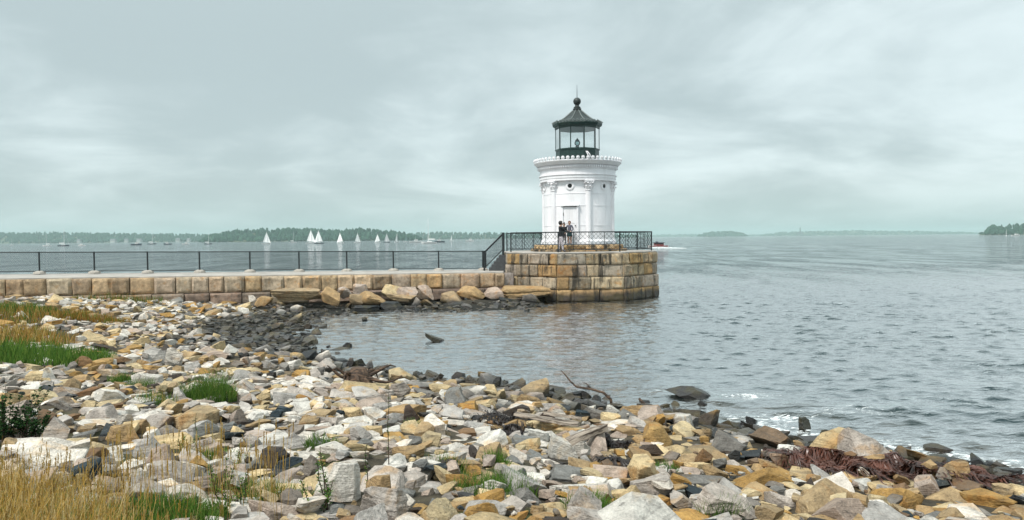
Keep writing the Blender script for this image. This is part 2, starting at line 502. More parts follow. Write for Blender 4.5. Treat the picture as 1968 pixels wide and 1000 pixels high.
def gz(x, y):
    i, j = (y - 0) / .1, (x + 40) / .1
    i0, j0 = int(i), int(j)
    if not (0 <= i0 < _GZ.shape[0] - 1 and 0 <= j0 < _GZ.shape[1] - 1): return float(ground_z([(x, y)])[0])
    fi, fj = i - i0, j - j0
    return float(_GZ[i0, j0] * (1 - fi) * (1 - fj) + _GZ[i0 + 1, j0] * fi * (1 - fj) + _GZ[i0, j0 + 1] * (1 - fi) * fj + _GZ[i0 + 1, j0 + 1] * fi * fj)
def on_ground(px, py):
    """where the ray through a point of the beach meets the ground"""
    d = ray(px, py); t = 2.0
    while t < 45:
        p = CAM + t * d
        if p[2] < max(gz(p[0], p[1]), 0.0): break
        t += .03
    return CAM + t * d

# ground sheet
xs = np.concatenate([np.linspace(-90, -30, 30)[:-1], np.arange(-30, 16, 0.3), np.linspace(16.2, 60, 30)])
ys = np.concatenate([np.linspace(-60, 0, 25)[:-1], np.arange(0, 42, 0.3)])
GX, GY = np.meshgrid(xs, ys)
gp = np.column_stack([GX.ravel(), GY.ravel()])
gv = np.column_stack([gp, ground_z(gp)])
nx, ny = len(xs), len(ys)
ii = (np.arange(ny - 1)[:, None] * nx + np.arange(nx - 1)[None]).ravel()
tag(link('ground', mesh_np('ground', gv, np.column_stack([ii, ii + 1, ii + nx + 1, ii + nx])), M_ground), kind='structure')

# ------------------------------------------------------------------ sea
deps = [5.5]
while deps[-1] < 9000:
    d = deps[-1]
    deps.append(d + (0.07 if d < 36 else 0.07 + (d - 36) * (0.010 if d < 85 else 0.025)))
deps = np.array(deps)
tans = np.tan(np.radians(np.concatenate([np.linspace(-58, -39, 26)[:-1], np.linspace(-39, 39, 500), np.linspace(39, 58, 26)[1:]])))
WX = deps[:, None] * tans[None]; WY = np.repeat(deps[:, None], len(tans), 1)
px_, py_ = WX.ravel(), WY.ravel()
wr = np.random.RandomState(5)
wz = np.zeros_like(px_)
sd_all = shore_dist(np.column_stack([px_, py_]))
calm = 0.45 + 0.55 * np.clip((px_ - 0.5 + (py_ - 12) * 0.0) / 8.0, 0, 1)
calm = np.where(py_ > 45, 1.0, calm)
for k in range(84):
    lam = 0.27 * (1.05 / 0.27) ** wr.rand()
    ang = R(263) + wr.randn() * R(27)
    kx, ky = math.cos(ang) * 2 * math.pi / lam, math.sin(ang) * 2 * math.pi / lam
    fade = np.clip(lam * 2.6 / (0.07 + np.maximum(py_ - 36, 0) * 0.010) / 10.0, 0, 1) ** 1.5
    ph = kx * px_ + ky * py_ + wr.rand() * 6.28
    wz += lam ** 0.62 * fade * (np.sin(ph) - 0.35 * np.sin(2 * ph))
wz /= wz[py_ < 30].std()
wz = np.exp(0.36 * np.clip(wz, -3, 2.6)) - 1.05
_g = wz.reshape(WX.shape); _m = (deps[:-1] > 9) & (deps[:-1] < 30)
_sl = (np.diff(_g, axis=0) / np.diff(deps)[:, None])[_m]
wz *= 0.20 / _sl.std()                    # root-mean-square slope of a light chop
# a small swell rolling onto the stones at the right
for (ax, ay, bx, by, h, w) in ((3.6, 15.0, 6.4, 13.2, 0.07, 0.5), (5.6, 14.4, 10.5, 12.6, 0.08, 0.6), (8.4, 16.2, 14.5, 15.2, 0.05, 0.8)):
    a = np.array([ax, ay]); b = np.array([bx, by]); ab = b - a; L = np.hypot(*ab)
    rel = np.column_stack([px_, py_]) - a
    t = rel @ ab / L; s = rel @ np.array([-ab[1], ab[0]]) / L
    wz += h * np.exp(-(s / w) ** 2) * np.clip(t + 1, 0, 1) * np.clip(L + 1 - t, 0, 1) * (t > -1) * (t < L + 1)
wz *= calm
nc = len(tans)
ii = (np.arange(len(deps) - 1)[:, None] * nc + np.arange(nc - 1)[None]).ravel()
sea_me = mesh_np('sea', np.column_stack([px_, py_, wz]), np.column_stack([ii, ii + 1, ii + nc + 1, ii + nc]))
foam = np.clip(1 - np.abs(sd_all + 0.4) / 0.95, 0, 1) * np.clip((px_ - 1.0) / 3.5, 0.15, 1) * 0.62 * (py_ < 24)
for fx, fy, fw, fs in ((1440, 762, .7, .62), (1270, 752, .5, .45), (1630, 795, .9, .5), (1500, 805, .8, .6), (1580, 838, .8, .6), (1720, 860, 1.2, .45)):
    c = at_z(fx, fy, 0)
    foam = np.maximum(foam, fs * np.exp(-(((px_ - c[0]) / (fw * 1.2)) ** 2 + ((py_ - c[1]) / (fw * .55)) ** 2)))
at = sea_me.attributes.new('foam', 'FLOAT', 'POINT'); at.data.foreach_set('value', foam.astype(np.float32))
shal = np.clip(1 + sd_all / 3.0, 0, 1) * 0.9 * (py_ < 45)
at = sea_me.attributes.new('shallow', 'FLOAT', 'POINT'); at.data.foreach_set('value', shal.astype(np.float32))
tag(link('sea', sea_me, M_water), kind='structure')

# ------------------------------------------------------------------ far shores
def far_mat(name, c0, c1, sc):
    t = NT(name); p = t.pos()
    n = t.noise(p, sc, 5, 0.6)
    t.bsdf(t.mix(t.rng(n, 0.35, 0.65), c0, c1), 0.9, None, 0.1)
    return t.m
M_wood_far = far_mat('far_woodland', (0.012, 0.040, 0.028), (0.03, 0.075, 0.045), 0.05)
M_hill_far = far_mat('far_shore_ground', (0.05, 0.07, 0.04), (0.10, 0.11, 0.07), 0.02)
def ico(sub):
    bm = bmesh.new(); bmesh.ops.create_icosphere(bm, subdivisions=sub, radius=1.0)
    v = np.array([x.co[:] for x in bm.verts]); f = np.array([[q.index for q in x.verts] for x in bm.faces]); bm.free()
    return v, f
ICO = {k: ico(k) for k in (1, 2, 3, 4, 5)}

def far_shore(prof, y0, depth, name_hill, tree_h, n_trees, label, seed, spread=1.0):
    """prof: (px, py of the tree tops); the shore stands at distance y0"""
    rs = np.random.RandomState(seed)
    prof = np.array(prof, float)
    X = (prof[:, 0] - W_PX / 2) / F_PX * y0
    top = np.array([at_depth(a, b, y0)[2] for a, b in prof])
    n = max(40, int((X[-1] - X[0]) / 18)); m = 7
    xs_ = np.linspace(X[0], X[-1], n)
    hh = np.interp(xs_, X, np.maximum(top - tree_h * 0.75, 0.6))
    V = []
    for j in range(m):
        s = j / (m - 1)
        k = [0.0, 0.35, 0.7, 1.0, 0.95, 0.6, 0.0][j]
        V.append(np.column_stack([xs_ * (1 + s * depth / y0), np.full(n, y0 + s * depth) + 10 * vnoise(np.column_stack([xs_ * .01, np.full(n, j), np.zeros(n)]), seed),
                                  hh * k - (0.5 if k == 0 else 0)]))
    V = np.vstack(V)
    ii = (np.arange(m - 1)[:, None] * n + np.arange(n - 1)[None]).ravel()
    tag(link(name_hill, mesh_np(name_hill, V, np.column_stack([ii, ii + 1, ii + n + 1, ii + n])), M_hill_far), kind='structure')
    bv, bf = ICO[1]
    vs, fs = [], []
    for i in range(n_trees):
        u = rs.rand(); x = X[0] + u * (X[-1] - X[0]); s = rs.rand() ** 1.5 * 0.62
        k = np.interp(s, [0, 1/6, 2/6, 3/6, 1], [0, .35, .7, 1, .9])
        z = np.interp(x, X, np.maximum(top - tree_h * 0.75, 0.6)) * k
        h = tree_h * (0.7 + 0.6 * rs.rand()); w = h * (0.34 + 0.25 * rs.rand()) * spread
        edge = min(1, (u + .02) / .05, (1.02 - u) / .05)
        h *= max(.25, edge)
        if rs.rand() < 0.2: w *= 0.55; h *= 1.15
        v = bv * (1 + 0.35 * (rs.rand(len(bv), 1) - .5))
        v = v * np.array([w, w, h * .55]); v[:, 0:2] *= (1 - 0.35 * np.clip(v[:, 2:3] / (h * .55), 0, 1))
        v = v + np.array([x * (1 + s * depth / y0), y0 + s * depth, z + h * .45])
        fs.append(bf + len(vs) * len(bv)); vs.append(v)
    o = link('woodland', mesh_np('woodland', np.vstack(vs), np.vstack(fs), False), M_wood_far)
    tag(o, label, 'woodland', kind='stuff')

far_shore([(-500, 446), (-250, 444), (0, 447), (120, 446), (250, 449), (420, 450), (560, 450)], 2600, 380, 'far_hill', 11, 2600,
          'long low wooded shore behind the moored boats', 1)
far_shore([(385, 462), (420, 449), (450, 443), (500, 440), (560, 439), (605, 438), (640, 443), (690, 439), (730, 443), (775, 447), (800, 456), (812, 462)], 1650, 260, 'wooded_hill', 10, 1100,
          'dark wooded hill behind the white sails', 2)
far_shore([(770, 448), (850, 446), (900, 447), (960, 447), (1100, 450), (1230, 453)], 2900, 300, 'far_hill', 11, 700,
          'pale wooded shore behind the tall moored yacht', 3)
far_shore([(1235, 453), (1290, 450), (1340, 450), (1400, 451), (1480, 451)], 6800, 500, 'far_island', 9, 300, 'faintest low island near the motorboat', 4, 3)
far_shore([(1342, 452), (1360, 446), (1400, 444), (1425, 447), (1436, 452)], 4300, 300, 'far_island', 9, 250, 'small dome-shaped wooded island', 5, 2)
far_shore([(1462, 451), (1500, 446), (1560, 444), (1640, 442), (1700, 444), (1760, 444), (1850, 446), (1890, 449)], 5600, 500, 'far_island', 9, 500, 'long faint island with a tower on it', 6, 3)
far_shore([(1886, 447), (1896, 438), (1915, 433), (1940, 432), (1968, 430), (2060, 427), (2200, 428), (2350, 446)], 1500, 250, 'near_island', 10, 520, 'dark wooded island at the right edge', 7)

# far tower on the long island
M_fort = simple('far_granite', (0.05, 0.05, 0.05), 0.9, 0.15, 0.2)
b = at_depth(1538, 445, 5500)
tw = empty('far_lighthouse', (b[0], b[1], 12))
MB().lathe([(6.5, 0), (4.4, 40), (4.4, 42)], 12).build('tower_shaft', M_fort, tw, True)
MB().lathe([(5.6, 42), (5.6, 43), (3.2, 43.2), (3.2, 49), (0.2, 53)], 12).build('lantern', M_fort, tw)
tag(tw, 'tiny grey tower standing on the far island skyline', 'lighthouse')
ft = empty('far_fort', (b[0] - 14, b[1] - 30, 0))
MB().box(-22, 22, -10, 10, 8, 24).build('wall', M_fort, ft)
MB().box(-14, 4, -7, 7, 24, 29).build('roof', M_fort, ft)
tag(ft, 'low grey block beside the tiny far tower', 'fort')

# cottages on the far left shore
M_cot = simple('far_white_wall', (0.30, 0.30, 0.29), 0.8, 0.05, 0.3)
M_cotroof = simple('far_grey_roof', (0.12, 0.12, 0.13), 0.9, 0.1, 0.3)
for px, w, lab in ((152, 9, 'small pale cottage, first from the left on the far shore'), (218, 16, 'wide pale house on the far shore behind moored boats'),
                   (243, 9, 'small pale cottage right of the wide pale house on the far shore'), (268, 14, 'long pale house, fourth from the left on the far shore'),
                   (342, 11, 'pale gabled house on the far shore below the saddle'), (363, 8, 'smallest pale cottage beside the pale gabled house')):
    h = 4; w *= .6
    c = at_depth(px, 461, 2570)
    e = empty('far_house', (c[0], c[1], 4.0), rnd.uniform(-.4, .4))
    MB().box(-w, w, -5, 5, -4, h).build('wall', M_cot, e)
    MB().add([(-w-1, -6, h), (w+1, -6, h), (w+1, 6, h), (-w-1, 6, h), (-w-1, 0, h+5), (w+1, 0, h+5)],
             [(0, 1, 5, 4), (2, 3, 4, 5), (0, 4, 3), (1, 2, 5), (3, 2, 1, 0)]).build('roof', M_cotroof, e)
    tag(e, lab, 'house', 'houses on the far shore')

# ------------------------------------------------------------------ air
hb = MB().box(-6500, 6500, -400, 9600, -2.5, 68)
hm = bpy.data.materials.new('sea_haze'); hm.use_nodes = True
hm.node_tree.nodes.clear()
ho = hm.node_tree.nodes.new('ShaderNodeOutputMaterial')
hv = hm.node_tree.nodes.new('ShaderNodeVolumePrincipled')
hv.inputs['Color'].default_value = (0.74, 0.96, 0.95, 1)
hv.inputs['Density'].default_value = 0.00017
hv.inputs['Anisotropy'].default_value = 0.0
hm.node_tree.links.new(hv.outputs[0], ho.inputs['Volume'])
tag(hb.build('haze', hm), 'pale teal sea air', kind='stuff')
# ------------------------------------------------------------------ pier and lighthouse
CX, CY = 3.76, 42.0                     # axis of the tower
PX, PY = 3.70, 42.0                     # centre of the octagonal pier
DECK = 2.50
PH0 = -63.3
def octv(r, k, c=(PX, PY)):
    a = R(PH0 + 45 * k)
    return (c[0] + r * math.sin(a), c[1] - r * math.cos(a))

# rock-faced block, one metre cube, face towards -Y, origin at the middle of its foot
def block_mesh(seed):
    rs = np.random.RandomState(seed)
    n = 9
    V, F, idx = [], [], {}
    g = np.linspace(0, 1, n)
    marg = 0.05
    rs0 = rs.rand(); FAC = [(rs.uniform(-.06, .07), rs.uniform(-.35, .35), rs.uniform(-.35, .35)) for _ in range(3)]
    for j in range(n):
        for i in range(n):
            x, z = g[i] - .5, g[j]
            ex = min(g[i], 1 - g[i], g[j], 1 - g[j])
            e = .55 + .45 * min(1, ex / .13)
            b = max(.045, *[c0 + gx * x + gz_ * (z - .5) for c0, gx, gz_ in FAC]) if rs0 > .25 else .05
            b = (min(b, .2) + 0.035 * vnoise(np.array([[x * 5 + seed * 7.1, z * 5, 0.3]]), seed)[0] + 0.03 * vnoise(np.array([[x * 11, z * 11, seed]]), seed)[0]) * e
            cut = rs.rand() * 0.02
            xx = x * (1 - marg * .6) + (rs.rand() - .5) * .012; zz = marg * .4 + z * (1 - marg * .8) + (rs.rand() - .5) * .012
            V.append((xx, -.5 + (0.07 if ex == 0 else 0.0) - b * .8 + cut, zz))
    for j in range(n - 1):
        for i in range(n - 1):
            a = j * n + i
            F.append((a, a + 1, a + n + 1, a + n))
    k = len(V)
    V += [(-.5 + .02, .5, 0.01), (.5 - .02, .5, 0.01), (.5 - .02, .5, .99), (-.5 + .02, .5, .99)]
    bot = [i for i in range(n)]; top = [(n - 1) * n + i for i in range(n)]
    lef = [j * n for j in range(n)]; rig = [j * n + n - 1 for j in range(n)]
    F += [tuple(bot[::-1]) + (k, k + 1), tuple(top) + (k + 2, k + 3), tuple(lef) + (k + 3, k), tuple(rig[::-1]) + (k + 1, k + 2), (k, k + 3, k + 2, k + 1)]
    me = bpy.data.meshes.new('block'); me.from_pydata(V, [], F)
    me.polygons.foreach_set('use_smooth', [True] * len(F)); me.set_sharp_from_angle(angle=R(38)); me.update()
    return me
BLOCKS_W = [block_mesh(s) for s in range(10)]
for b in BLOCKS_W: b.materials.append(M_wallblock)
BLOCKS_P = [b.copy() for b in BLOCKS_W]
for b in BLOCKS_P: b.materials.clear(); b.materials.append(M_block)
GRAN = [(0.48, 0.345, 0.205), (0.52, 0.385, 0.245), (0.45, 0.32, 0.19), (0.48, 0.38, 0.275), (0.42, 0.33, 0.235), (0.48, 0.315, 0.155), (0.40, 0.295, 0.195)]
def jitter(c, a=0.05):
    k = 1 + rnd.uniform(-.2, .16)
    return tuple(max(0.01, x * k + rnd.uniform(-a, a) * .12) for x in c) + (1.0,)
def put_block(pool, name, parent, loc, rz, dims, col, flip=None):
    o = bpy.data.objects.new(name, rnd.choice(pool)); COL.objects.link(o); o.parent = parent
    sx = -1 if (flip if flip is not None else rnd.random() < .5) else 1
    o.location = loc; o.rotation_euler = (R(rnd.uniform(-1.2, 1.2)), R(rnd.uniform(-.7, .7)), rz + R(rnd.uniform(-1.5, 1.5))); o.scale = (dims[0] * 1.0, dims[1], dims[2])
    o.color = col
    return o

pier = empty('stone_pier', (PX, PY, 0))
tag(pier, 'octagonal stained granite pier under the white lighthouse', 'pier')
def rel(p): return (p[0] - PX, p[1] - PY, p[2])
core = MB().lathe([(4.0, -1.2), (4.0, DECK - .06)], 8, (0, 0), R(PH0)); core.build('core', M_step, pier)
RT = 4.44
courses = [(-0.62, 0.0, 4.66), (-0.02, 0.62, 4.58), (0.62, 1.26, 4.53), (1.26, 1.88, 4.48), (1.88, 2.46, RT)]
PIERC = [(0.40, 0.315, 0.205), (0.35, 0.275, 0.18), (0.43, 0.325, 0.20), (0.38, 0.245, 0.12), (0.34, 0.285, 0.22), (0.47, 0.385, 0.275), (0.40, 0.26, 0.12), (0.27, 0.22, 0.16)]
for ci, (z0, z1, rr) in enumerate(courses):
    for k in range(-1, 4):                               # the sides that face the beach and the bay
        if ci == 0 and k > 2: continue
        a = np.array(octv(rr, k)); b = np.array(octv(rr, k + 1))
        u = (b - a) / np.hypot(*(b - a)); L = np.hypot(*(b - a)); nrm = np.array([u[1], -u[0]])
        rz = math.atan2(u[1], u[0]); s = 0.0
        first = True
        while s < L - 0.05:
            w = rnd.uniform(0.45, 1.6)
            if L - s - w < 0.5: w = L - s
            d = 0.62
            mid = a + u * (s + w / 2) - nrm * (d / 2 - 0.06) + nrm * rnd.uniform(-.05, .05)
            c = rnd.choice(PIERC if ci > 1 else [PIERC[3], PIERC[6], PIERC[2], PIERC[0]])
            put_block(BLOCKS_P, 'granite_block', pier, rel((mid[0], mid[1], z0)), rz, (w, d, z1 - z0), jitter(c))
            s += w
# deck slab with a slightly proud rim
MB().lathe([(4.20, DECK - .07), (4.44, DECK - .05), (4.46, DECK + .005), (4.42, DECK + .03)], 8, (0, 0), R(PH0)).build('deck_slab', M_deck, pier)
DECKZ = DECK + .03

# ---- tower
LH = empty('lighthouse', (CX, CY, DECKZ))
tag(LH, 'white cast-iron lighthouse with columns and a dark green lantern on top', 'lighthouse')
PLZ = 0.36
pc = (PX - CX, PY - CY)
for z0, z1, rr, nm in ((0.0, 0.13, 2.78, 'plinth_step'), (0.13, PLZ, 2.58, 'plinth_step')):
    for k in range(8):
        a = np.array(octv(rr, k, (0, 0))); b = np.array(octv(rr, k + 1, (0, 0)))
        u = (b - a) / np.hypot(*(b - a)); nrm = np.array([u[1], -u[0]]); L = np.hypot(*(b - a))
        for q in range(2):
            mid = a + u * (L * (q + .5) / 2) - nrm * .28
            put_block(BLOCKS_P, 'plinth_block', LH, (mid[0], mid[1], z0), math.atan2(u[1], u[0]), (L / 2, .6, z1 - z0), jitter((0.50, 0.35, 0.19)))
MB().lathe([(2.42, PLZ - .1), (2.46, PLZ + .005), (2.40, PLZ + .04)], 8, (0, 0), R(PH0)).build('plinth_cap', M_step, LH)
T0 = PLZ + .04
TR = 1.93
ZA = 3.86      # underside of the architrave, above deck
MB().lathe([(TR + .10, T0), (TR + .10, T0 + .14), (TR + .03, T0 + .22), (TR, T0 + .26), (TR, ZA)], 96).build('tower_shell', M_white, LH, True, 30)
# plate seams
for z in (T0 + 1.0, T0 + 2.08, ZA - .72):
    MB().lathe([(TR - .02, z), (TR + .018, z + .005), (TR + .018, z + .03), (TR - .02, z + .035)], 96).build('plate_seam', M_white, LH, True, 30)
# entablature rings, each a casting of its own
def ring(name, prof, mat=M_white, n=96):
    return MB().lathe(prof, n).build(name, mat, LH, True, 25)
ring('architrave', [(TR - .05, ZA), (TR + .20, ZA), (TR + .20, ZA + .13), (TR + .225, ZA + .135), (TR + .225, ZA + .27), (TR + .27, ZA + .30), (TR + .27, ZA + .34), (TR - .05, ZA + .34)])
ring('frieze', [(TR - .05, ZA + .34), (TR + .20, ZA + .342), (TR + .20, ZA + .62), (TR + .24, ZA + .64), (TR + .24, ZA + .68), (TR - .05, ZA + .68)])
ring('bed_mould', [(TR - .05, ZA + .68), (TR + .25, ZA + .683), (TR + .25, ZA + .83), (TR + .33, ZA + .86), (TR - .05, ZA + .86)])
ring('cornice', [(TR - .05, ZA + .86), (TR + .36, ZA + .863), (TR + .43, ZA + .93), (TR + .48, ZA + 1.0), (TR + .52, ZA + 1.02), (TR + .54, ZA + 1.07), (TR + .48, ZA + 1.10), (TR - .5, ZA + 1.12)])
dm = MB()
for k in range(110):
    a = 2 * math.pi * k / 110
    ca, sa = math.cos(a), math.sin(a)
    r0, r1, w = TR + .24, TR + .335, .035
    v = []
    for z in (ZA + .70, ZA + .82):
        for r_, s in ((r0, -w), (r1, -w), (r1, w), (r0, w)):
            v.append((r_ * ca - s * sa, r_ * sa + s * ca, z))
    dm.add(v, [(0, 3, 2, 1), (4, 5, 6, 7), (0, 1, 5, 4), (1, 2, 6, 5), (2, 3, 7, 6), (3, 0, 4, 7)])
tag(dm.build('dentil_course', M_white, LH), kind='stuff')
# antefixes round the rim
def antefix(w, h, t):
    m = MB(); n = 10; pts = [(-w * .55, 0), (w * .55, 0)]
    for i in range(n + 1):
        a = R(-35 + 250 * i / n)
        pts.append((w * math.cos(a), h - w + w * math.sin(a)))
    k = len(pts)
    m.add([(x, -t, z) for x, z in pts] + [(x, t, z) for x, z in pts],
          [tuple(range(k)), tuple(range(2 * k - 1, k - 1, -1))] + [(i, i + k, (i + 1) % k + k, (i + 1) % k) for i in range(k)])
    m.lathe([(w * .55, 0), (w * .4, .03), (0.01, .035)], 8)       # boss, turned to face outwards below
    for i in range(2 * k, len(m.v)):
        x, y, z = m.v[i]; m.v[i] = (x, -t - z, h - w + y)
    return m.mesh('antefix')
AF = antefix(.095, .23, .022); AF.materials.append(M_white)
for k in range(56):
    a = 2 * math.pi * (k + .3) / 56; r_ = TR + .50
    o = link('antefix', AF, None, LH); o.location = (r_ * math.sin(a), -r_ * math.cos(a), ZA + 1.06); o.rotation_euler = (R(8), 0, a)
# the bent white strap standing up from the rim
a = R(8); bx, by = 2.44 * math.sin(a), -2.44 * math.cos(a)
MB().tube([(bx + .10, by, ZA + 1.06), (bx + .02, by, ZA + 1.28), (bx - .10, by + .02, ZA + 1.52), (bx - .03, by + .02, ZA + 1.50), (bx + .10, by, ZA + 1.34), (bx + .20, by, ZA + 1.08)], .026, 6).build('bent_strap', M_white, LH, True)

# columns, caps, bases
def dirr(a): return np.array([math.sin(a), -math.cos(a)])
COLA = [-47.5 + 60 * k for k in range(6)]
shaft = MB().lathe([(.16, T0 + .26), (.155, ZA - .56)], 16).mesh('column_shaft', True, 30)
basem = MB().lathe([(.25, T0), (.25, T0 + .10), (.22, T0 + .11), (.235, T0 + .16), (.20, T0 + .22), (.175, T0 + .26)], 16).mesh('column_base', True, 30)
cm = MB()
cm.lathe([(.17, ZA - .56), (.195, ZA - .54), (.17, ZA - .50), (.18, ZA - .4), (.20, ZA - .2), (.26, ZA - .06)], 16)
for ring_, (n, z0, r0, hh, out) in enumerate(((8, ZA - .50, .18, .20, .09), (8, ZA - .33, .19, .21, .11))):
    for i in range(n):
        t_ = 2 * math.pi * (i + .5 * ring_) / n
        ca, sa = math.cos(t_), math.sin(t_)
        pr = [(0, 0, .055), (.02, hh * .55, .07), (.06, hh * .85, .06), (out, hh, .045), (out + .025, hh - .05, .025)]
        v = []
        for o_, z_, w_ in pr:
            r_ = r0 + o_
            for s in (-w_, w_): v.append((r_ * ca - s * sa, r_ * sa + s * ca, z0 + z_))
        for o_, z_, w_ in pr:
            r_ = r0 + o_ - .025
            for s in (-w_, w_): v.append((r_ * ca - s * sa, r_ * sa + s * ca, z0 + z_ - .01))
        f = []
        for i2 in range(4):
            q = i2 * 2
            f += [(q, q + 1, q + 3, q + 2), (q + 10, q + 12, q + 13, q + 11), (q, q + 2, q + 12, q + 10), (q + 1, q + 11, q + 13, q + 3)]
        cm.add(v, f)
for sx in (-1, 1):
    for sy in (-1, 1):                                         # corner volutes
        c = (sx * .20, sy * .20, ZA - .11)
        cm.bar((c[0] - sx * .03, c[1] + sy * .03, c[2]), (c[0] + sx * .03, c[1] - sy * .03, c[2]), .055, 10)
cm.box(-.26, .26, -.26, .26, ZA - .06, ZA - .005)
capm = cm.mesh('capital', True, 35)
for me_ in (shaft, basem, capm): me_.materials.append(M_white)
for d in COLA:
    v = dirr(R(d)) * (TR + .0)
    for nm, me_ in (('column_shaft', shaft), ('column_base', basem), ('capital', capm)):
        o = link(nm, me_, None, LH); o.location = (v[0], v[1], 0); o.rotation_euler = (0, 0, R(d))
# port windows in the bays
def radial(a, r=TR): return (r * math.sin(a), -r * math.cos(a))
for d in (-17.5, 42.5, -77.5, 102.5):
    e = MB()
    ringp = [(.115, 0.0), (.24, 0.0), (.24, .035), (.20, .06), (.13, .06), (.115, .03)]
    e.lathe(ringp, 28, closed=True)
    e.v = [(x, -z, y) for x, y, z in e.v]
    o = e.build('port_rim', M_white, LH, True, 30)
    c = radial(R(d), TR - .012); o.location = (c[0], c[1], ZA - .30); o.rotation_euler = (0, 0, R(d))
    g = MB().lathe([(.125, .016), (.10, .022)], 24); g.v = [(x, -z, y) for x, y, z in g.v]
    q = g.build('port_glass', M_hole, o)
# door
DA = R(-17.5)
door = empty('doorway', (0, 0, 0)); door.parent = LH
c = radial(DA, TR - .02); door.location = (c[0], c[1], T0); door.rotation_euler = (0, 0, DA)
D = MB().box(-.37, .37, -.05, .1, .06, 2.02); add_bevel(D.build('door_leaf', M_white, door), .008)
for x0, x1, z0, z1 in ((-.27, -.03, 1.12, 1.86), (.03, .27, 1.12, 1.86), (-.27, -.03, .2, .98), (.03, .27, .2, .98)):
    add_bevel(MB().box(x0, x1, -.062, -.04, z0, z1).build('door_panel', M_white, door), .008)
for s in (-1, 1):
    add_bevel(MB().box(min(s * .375, s * .47), max(s * .375, s * .47), -.10, .1, 0, 2.06).build('jamb', M_white, door), .01)
add_bevel(MB().box(-.53, .53, -.17, .1, 2.062, 2.14).build('lintel', M_white, door), .012)
MB().box(-.372, .372, -.02, .1, 2.022, 2.058).build('head_gap', M_hole, door)
for z in (.5, 1.55):
    MB().bar((-.375, -.075, z), (-.375, -.075, z + .16), .022, 8).build('hinge', M_brass, door)
k = MB().lathe([(.02, 0), (.035, .02), (.03, .05), (.01, .06)], 10).build('door_knob', M_black, door, True)
k.location = (.30, -.06, 1.0); k.rotation_euler = (R(90), 0, 0)

# ---- lantern, ten-sided
LZ = ZA + 1.12
LR = 1.24
A10 = R(18 - 4.8)
def dec(r, k): a = A10 + 2 * math.pi * k / 10; return (r * math.sin(a), -r * math.cos(a))
MB().lathe([(LR + .02, LZ - .01), (LR + .02, LZ + .06), (LR - .02, LZ + .08), (LR - .02, LZ + .66), (LR + .03, LZ + .68), (LR + .03, LZ + .74), (LR - .1, LZ + .75)], 10, (0, 0), A10).build('lantern_drum', M_green, LH)
G0, G1 = LZ + .75, LZ + 1.86
for k in range(10):
    a, b_ = dec(LR - .02, k), dec(LR - .02, k + 1)
    MB().bar((a[0], a[1], G0 - .02), (a[0], a[1], G1 + .02), .027, 8).build('mullion', M_green, LH)
    u = np.array(b_) - np.array(a); L = np.hypot(*u); u /= L; nn = np.array([u[1], -u[0]])
    p0 = np.array(a) + u * .03; p1 = np.array(b_) - u * .03
    v = []
    for z in (G0, G1):
        for p_ in (p0 - nn * .006, p1 - nn * .006, p1 + nn * .006, p0 + nn * .006): v.append((p_[0], p_[1], z))
    MB().add(v, [(0, 3, 2, 1), (4, 5, 6, 7), (0, 1, 5, 4), (1, 2, 6, 5), (2, 3, 7, 6), (3, 0, 4, 7)]).build('window_pane', M_glass, LH)
MB().lathe([(LR - .10, G1 + .02), (LR + .03, G1 + .02), (LR + .04, G1 + .14), (LR + .12, G1 + .16), (LR + .17, G1 + .27), (LR + .14, G1 + .32), (LR - .15, G1 + .34)], 10, (0, 0), A10).build('lantern_eave', M_green, LH)
ra = MB()
ra.lathe([(LR + .14, G1 + .322), (LR + .10, G1 + .36), (LR - .30, G1 + .55), (LR - .55, G1 + .71), (.42, G1 + .94), (.26, G1 + 1.08), (.20, G1 + 1.12)], 10, (0, 0), A10)
roof = ra.build('lantern_roof', M_roof, LH)
for k in range(10):
    pts = []
    for r_, z in ((LR + .10, G1 + .365), (LR - .30, G1 + .56), (LR - .55, G1 + .72), (.42, G1 + .95), (.26, G1 + 1.09)):
        d = dec(r_ + .004, k); pts.append((d[0], d[1], z))
    MB().tube(pts, .022, 5).build('roof_rib', M_rib, LH, True)
MB().lathe([(.20, G1 + 1.10), (.24, G1 + 1.14), (.24, G1 + 1.19), (.19, G1 + 1.22), (.20, G1 + 1.28), (.13, G1 + 1.32), (.11, G1 + 1.40)], 20).build('roof_collar', M_roof, LH, True, 30)
MB().lathe([(.22 * math.sin(R(a)), G1 + 1.60 - .22 * math.cos(R(a))) for a in range(12, 180, 12)], 24).build('vent_ball', M_roof, LH, True)
MB().bar((0, 0, G1 + 1.80), (0, 0, G1 + 2.52), .020, 8, .007).build('lightning_rod', M_black, LH)
AF2 = antefix(.06, .15, .018); AF2.materials.append(M_antegrey)
for k in range(40):
    s, q = divmod(k, 4)
    a, b_ = np.array(dec(LR + .15, s)), np.array(dec(LR + .15, s + 1))
    p_ = a + (b_ - a) * (q / 4.0)
    ang = A10 + 2 * math.pi * (s + .5) / 10 if q else A10 + 2 * math.pi * s / 10
    o = link('roof_antefix', AF2, None, LH); o.location = (p_[0], p_[1], G1 + .30); o.rotation_euler = (0, 0, ang)
# the light inside
lm = empty('beacon', (0, 0, G0 - .05)); lm.parent = LH
MB().lathe([(.17, 0), (.17, .1), (.10, .14), (.10, .3)], 16).build('pedestal', M_lamp, lm, True, 30)
MB().lathe([(.10, .30), (.15, .34), (.165, .42), (.15, .50), (.10, .54)], 18).build('lens', M_lens, lm, True)
MB().lathe([(.12, .54), (.12, .58), (.05, .64), (.02, .70)], 14).build('cap', M_lamp, lm, True, 30)

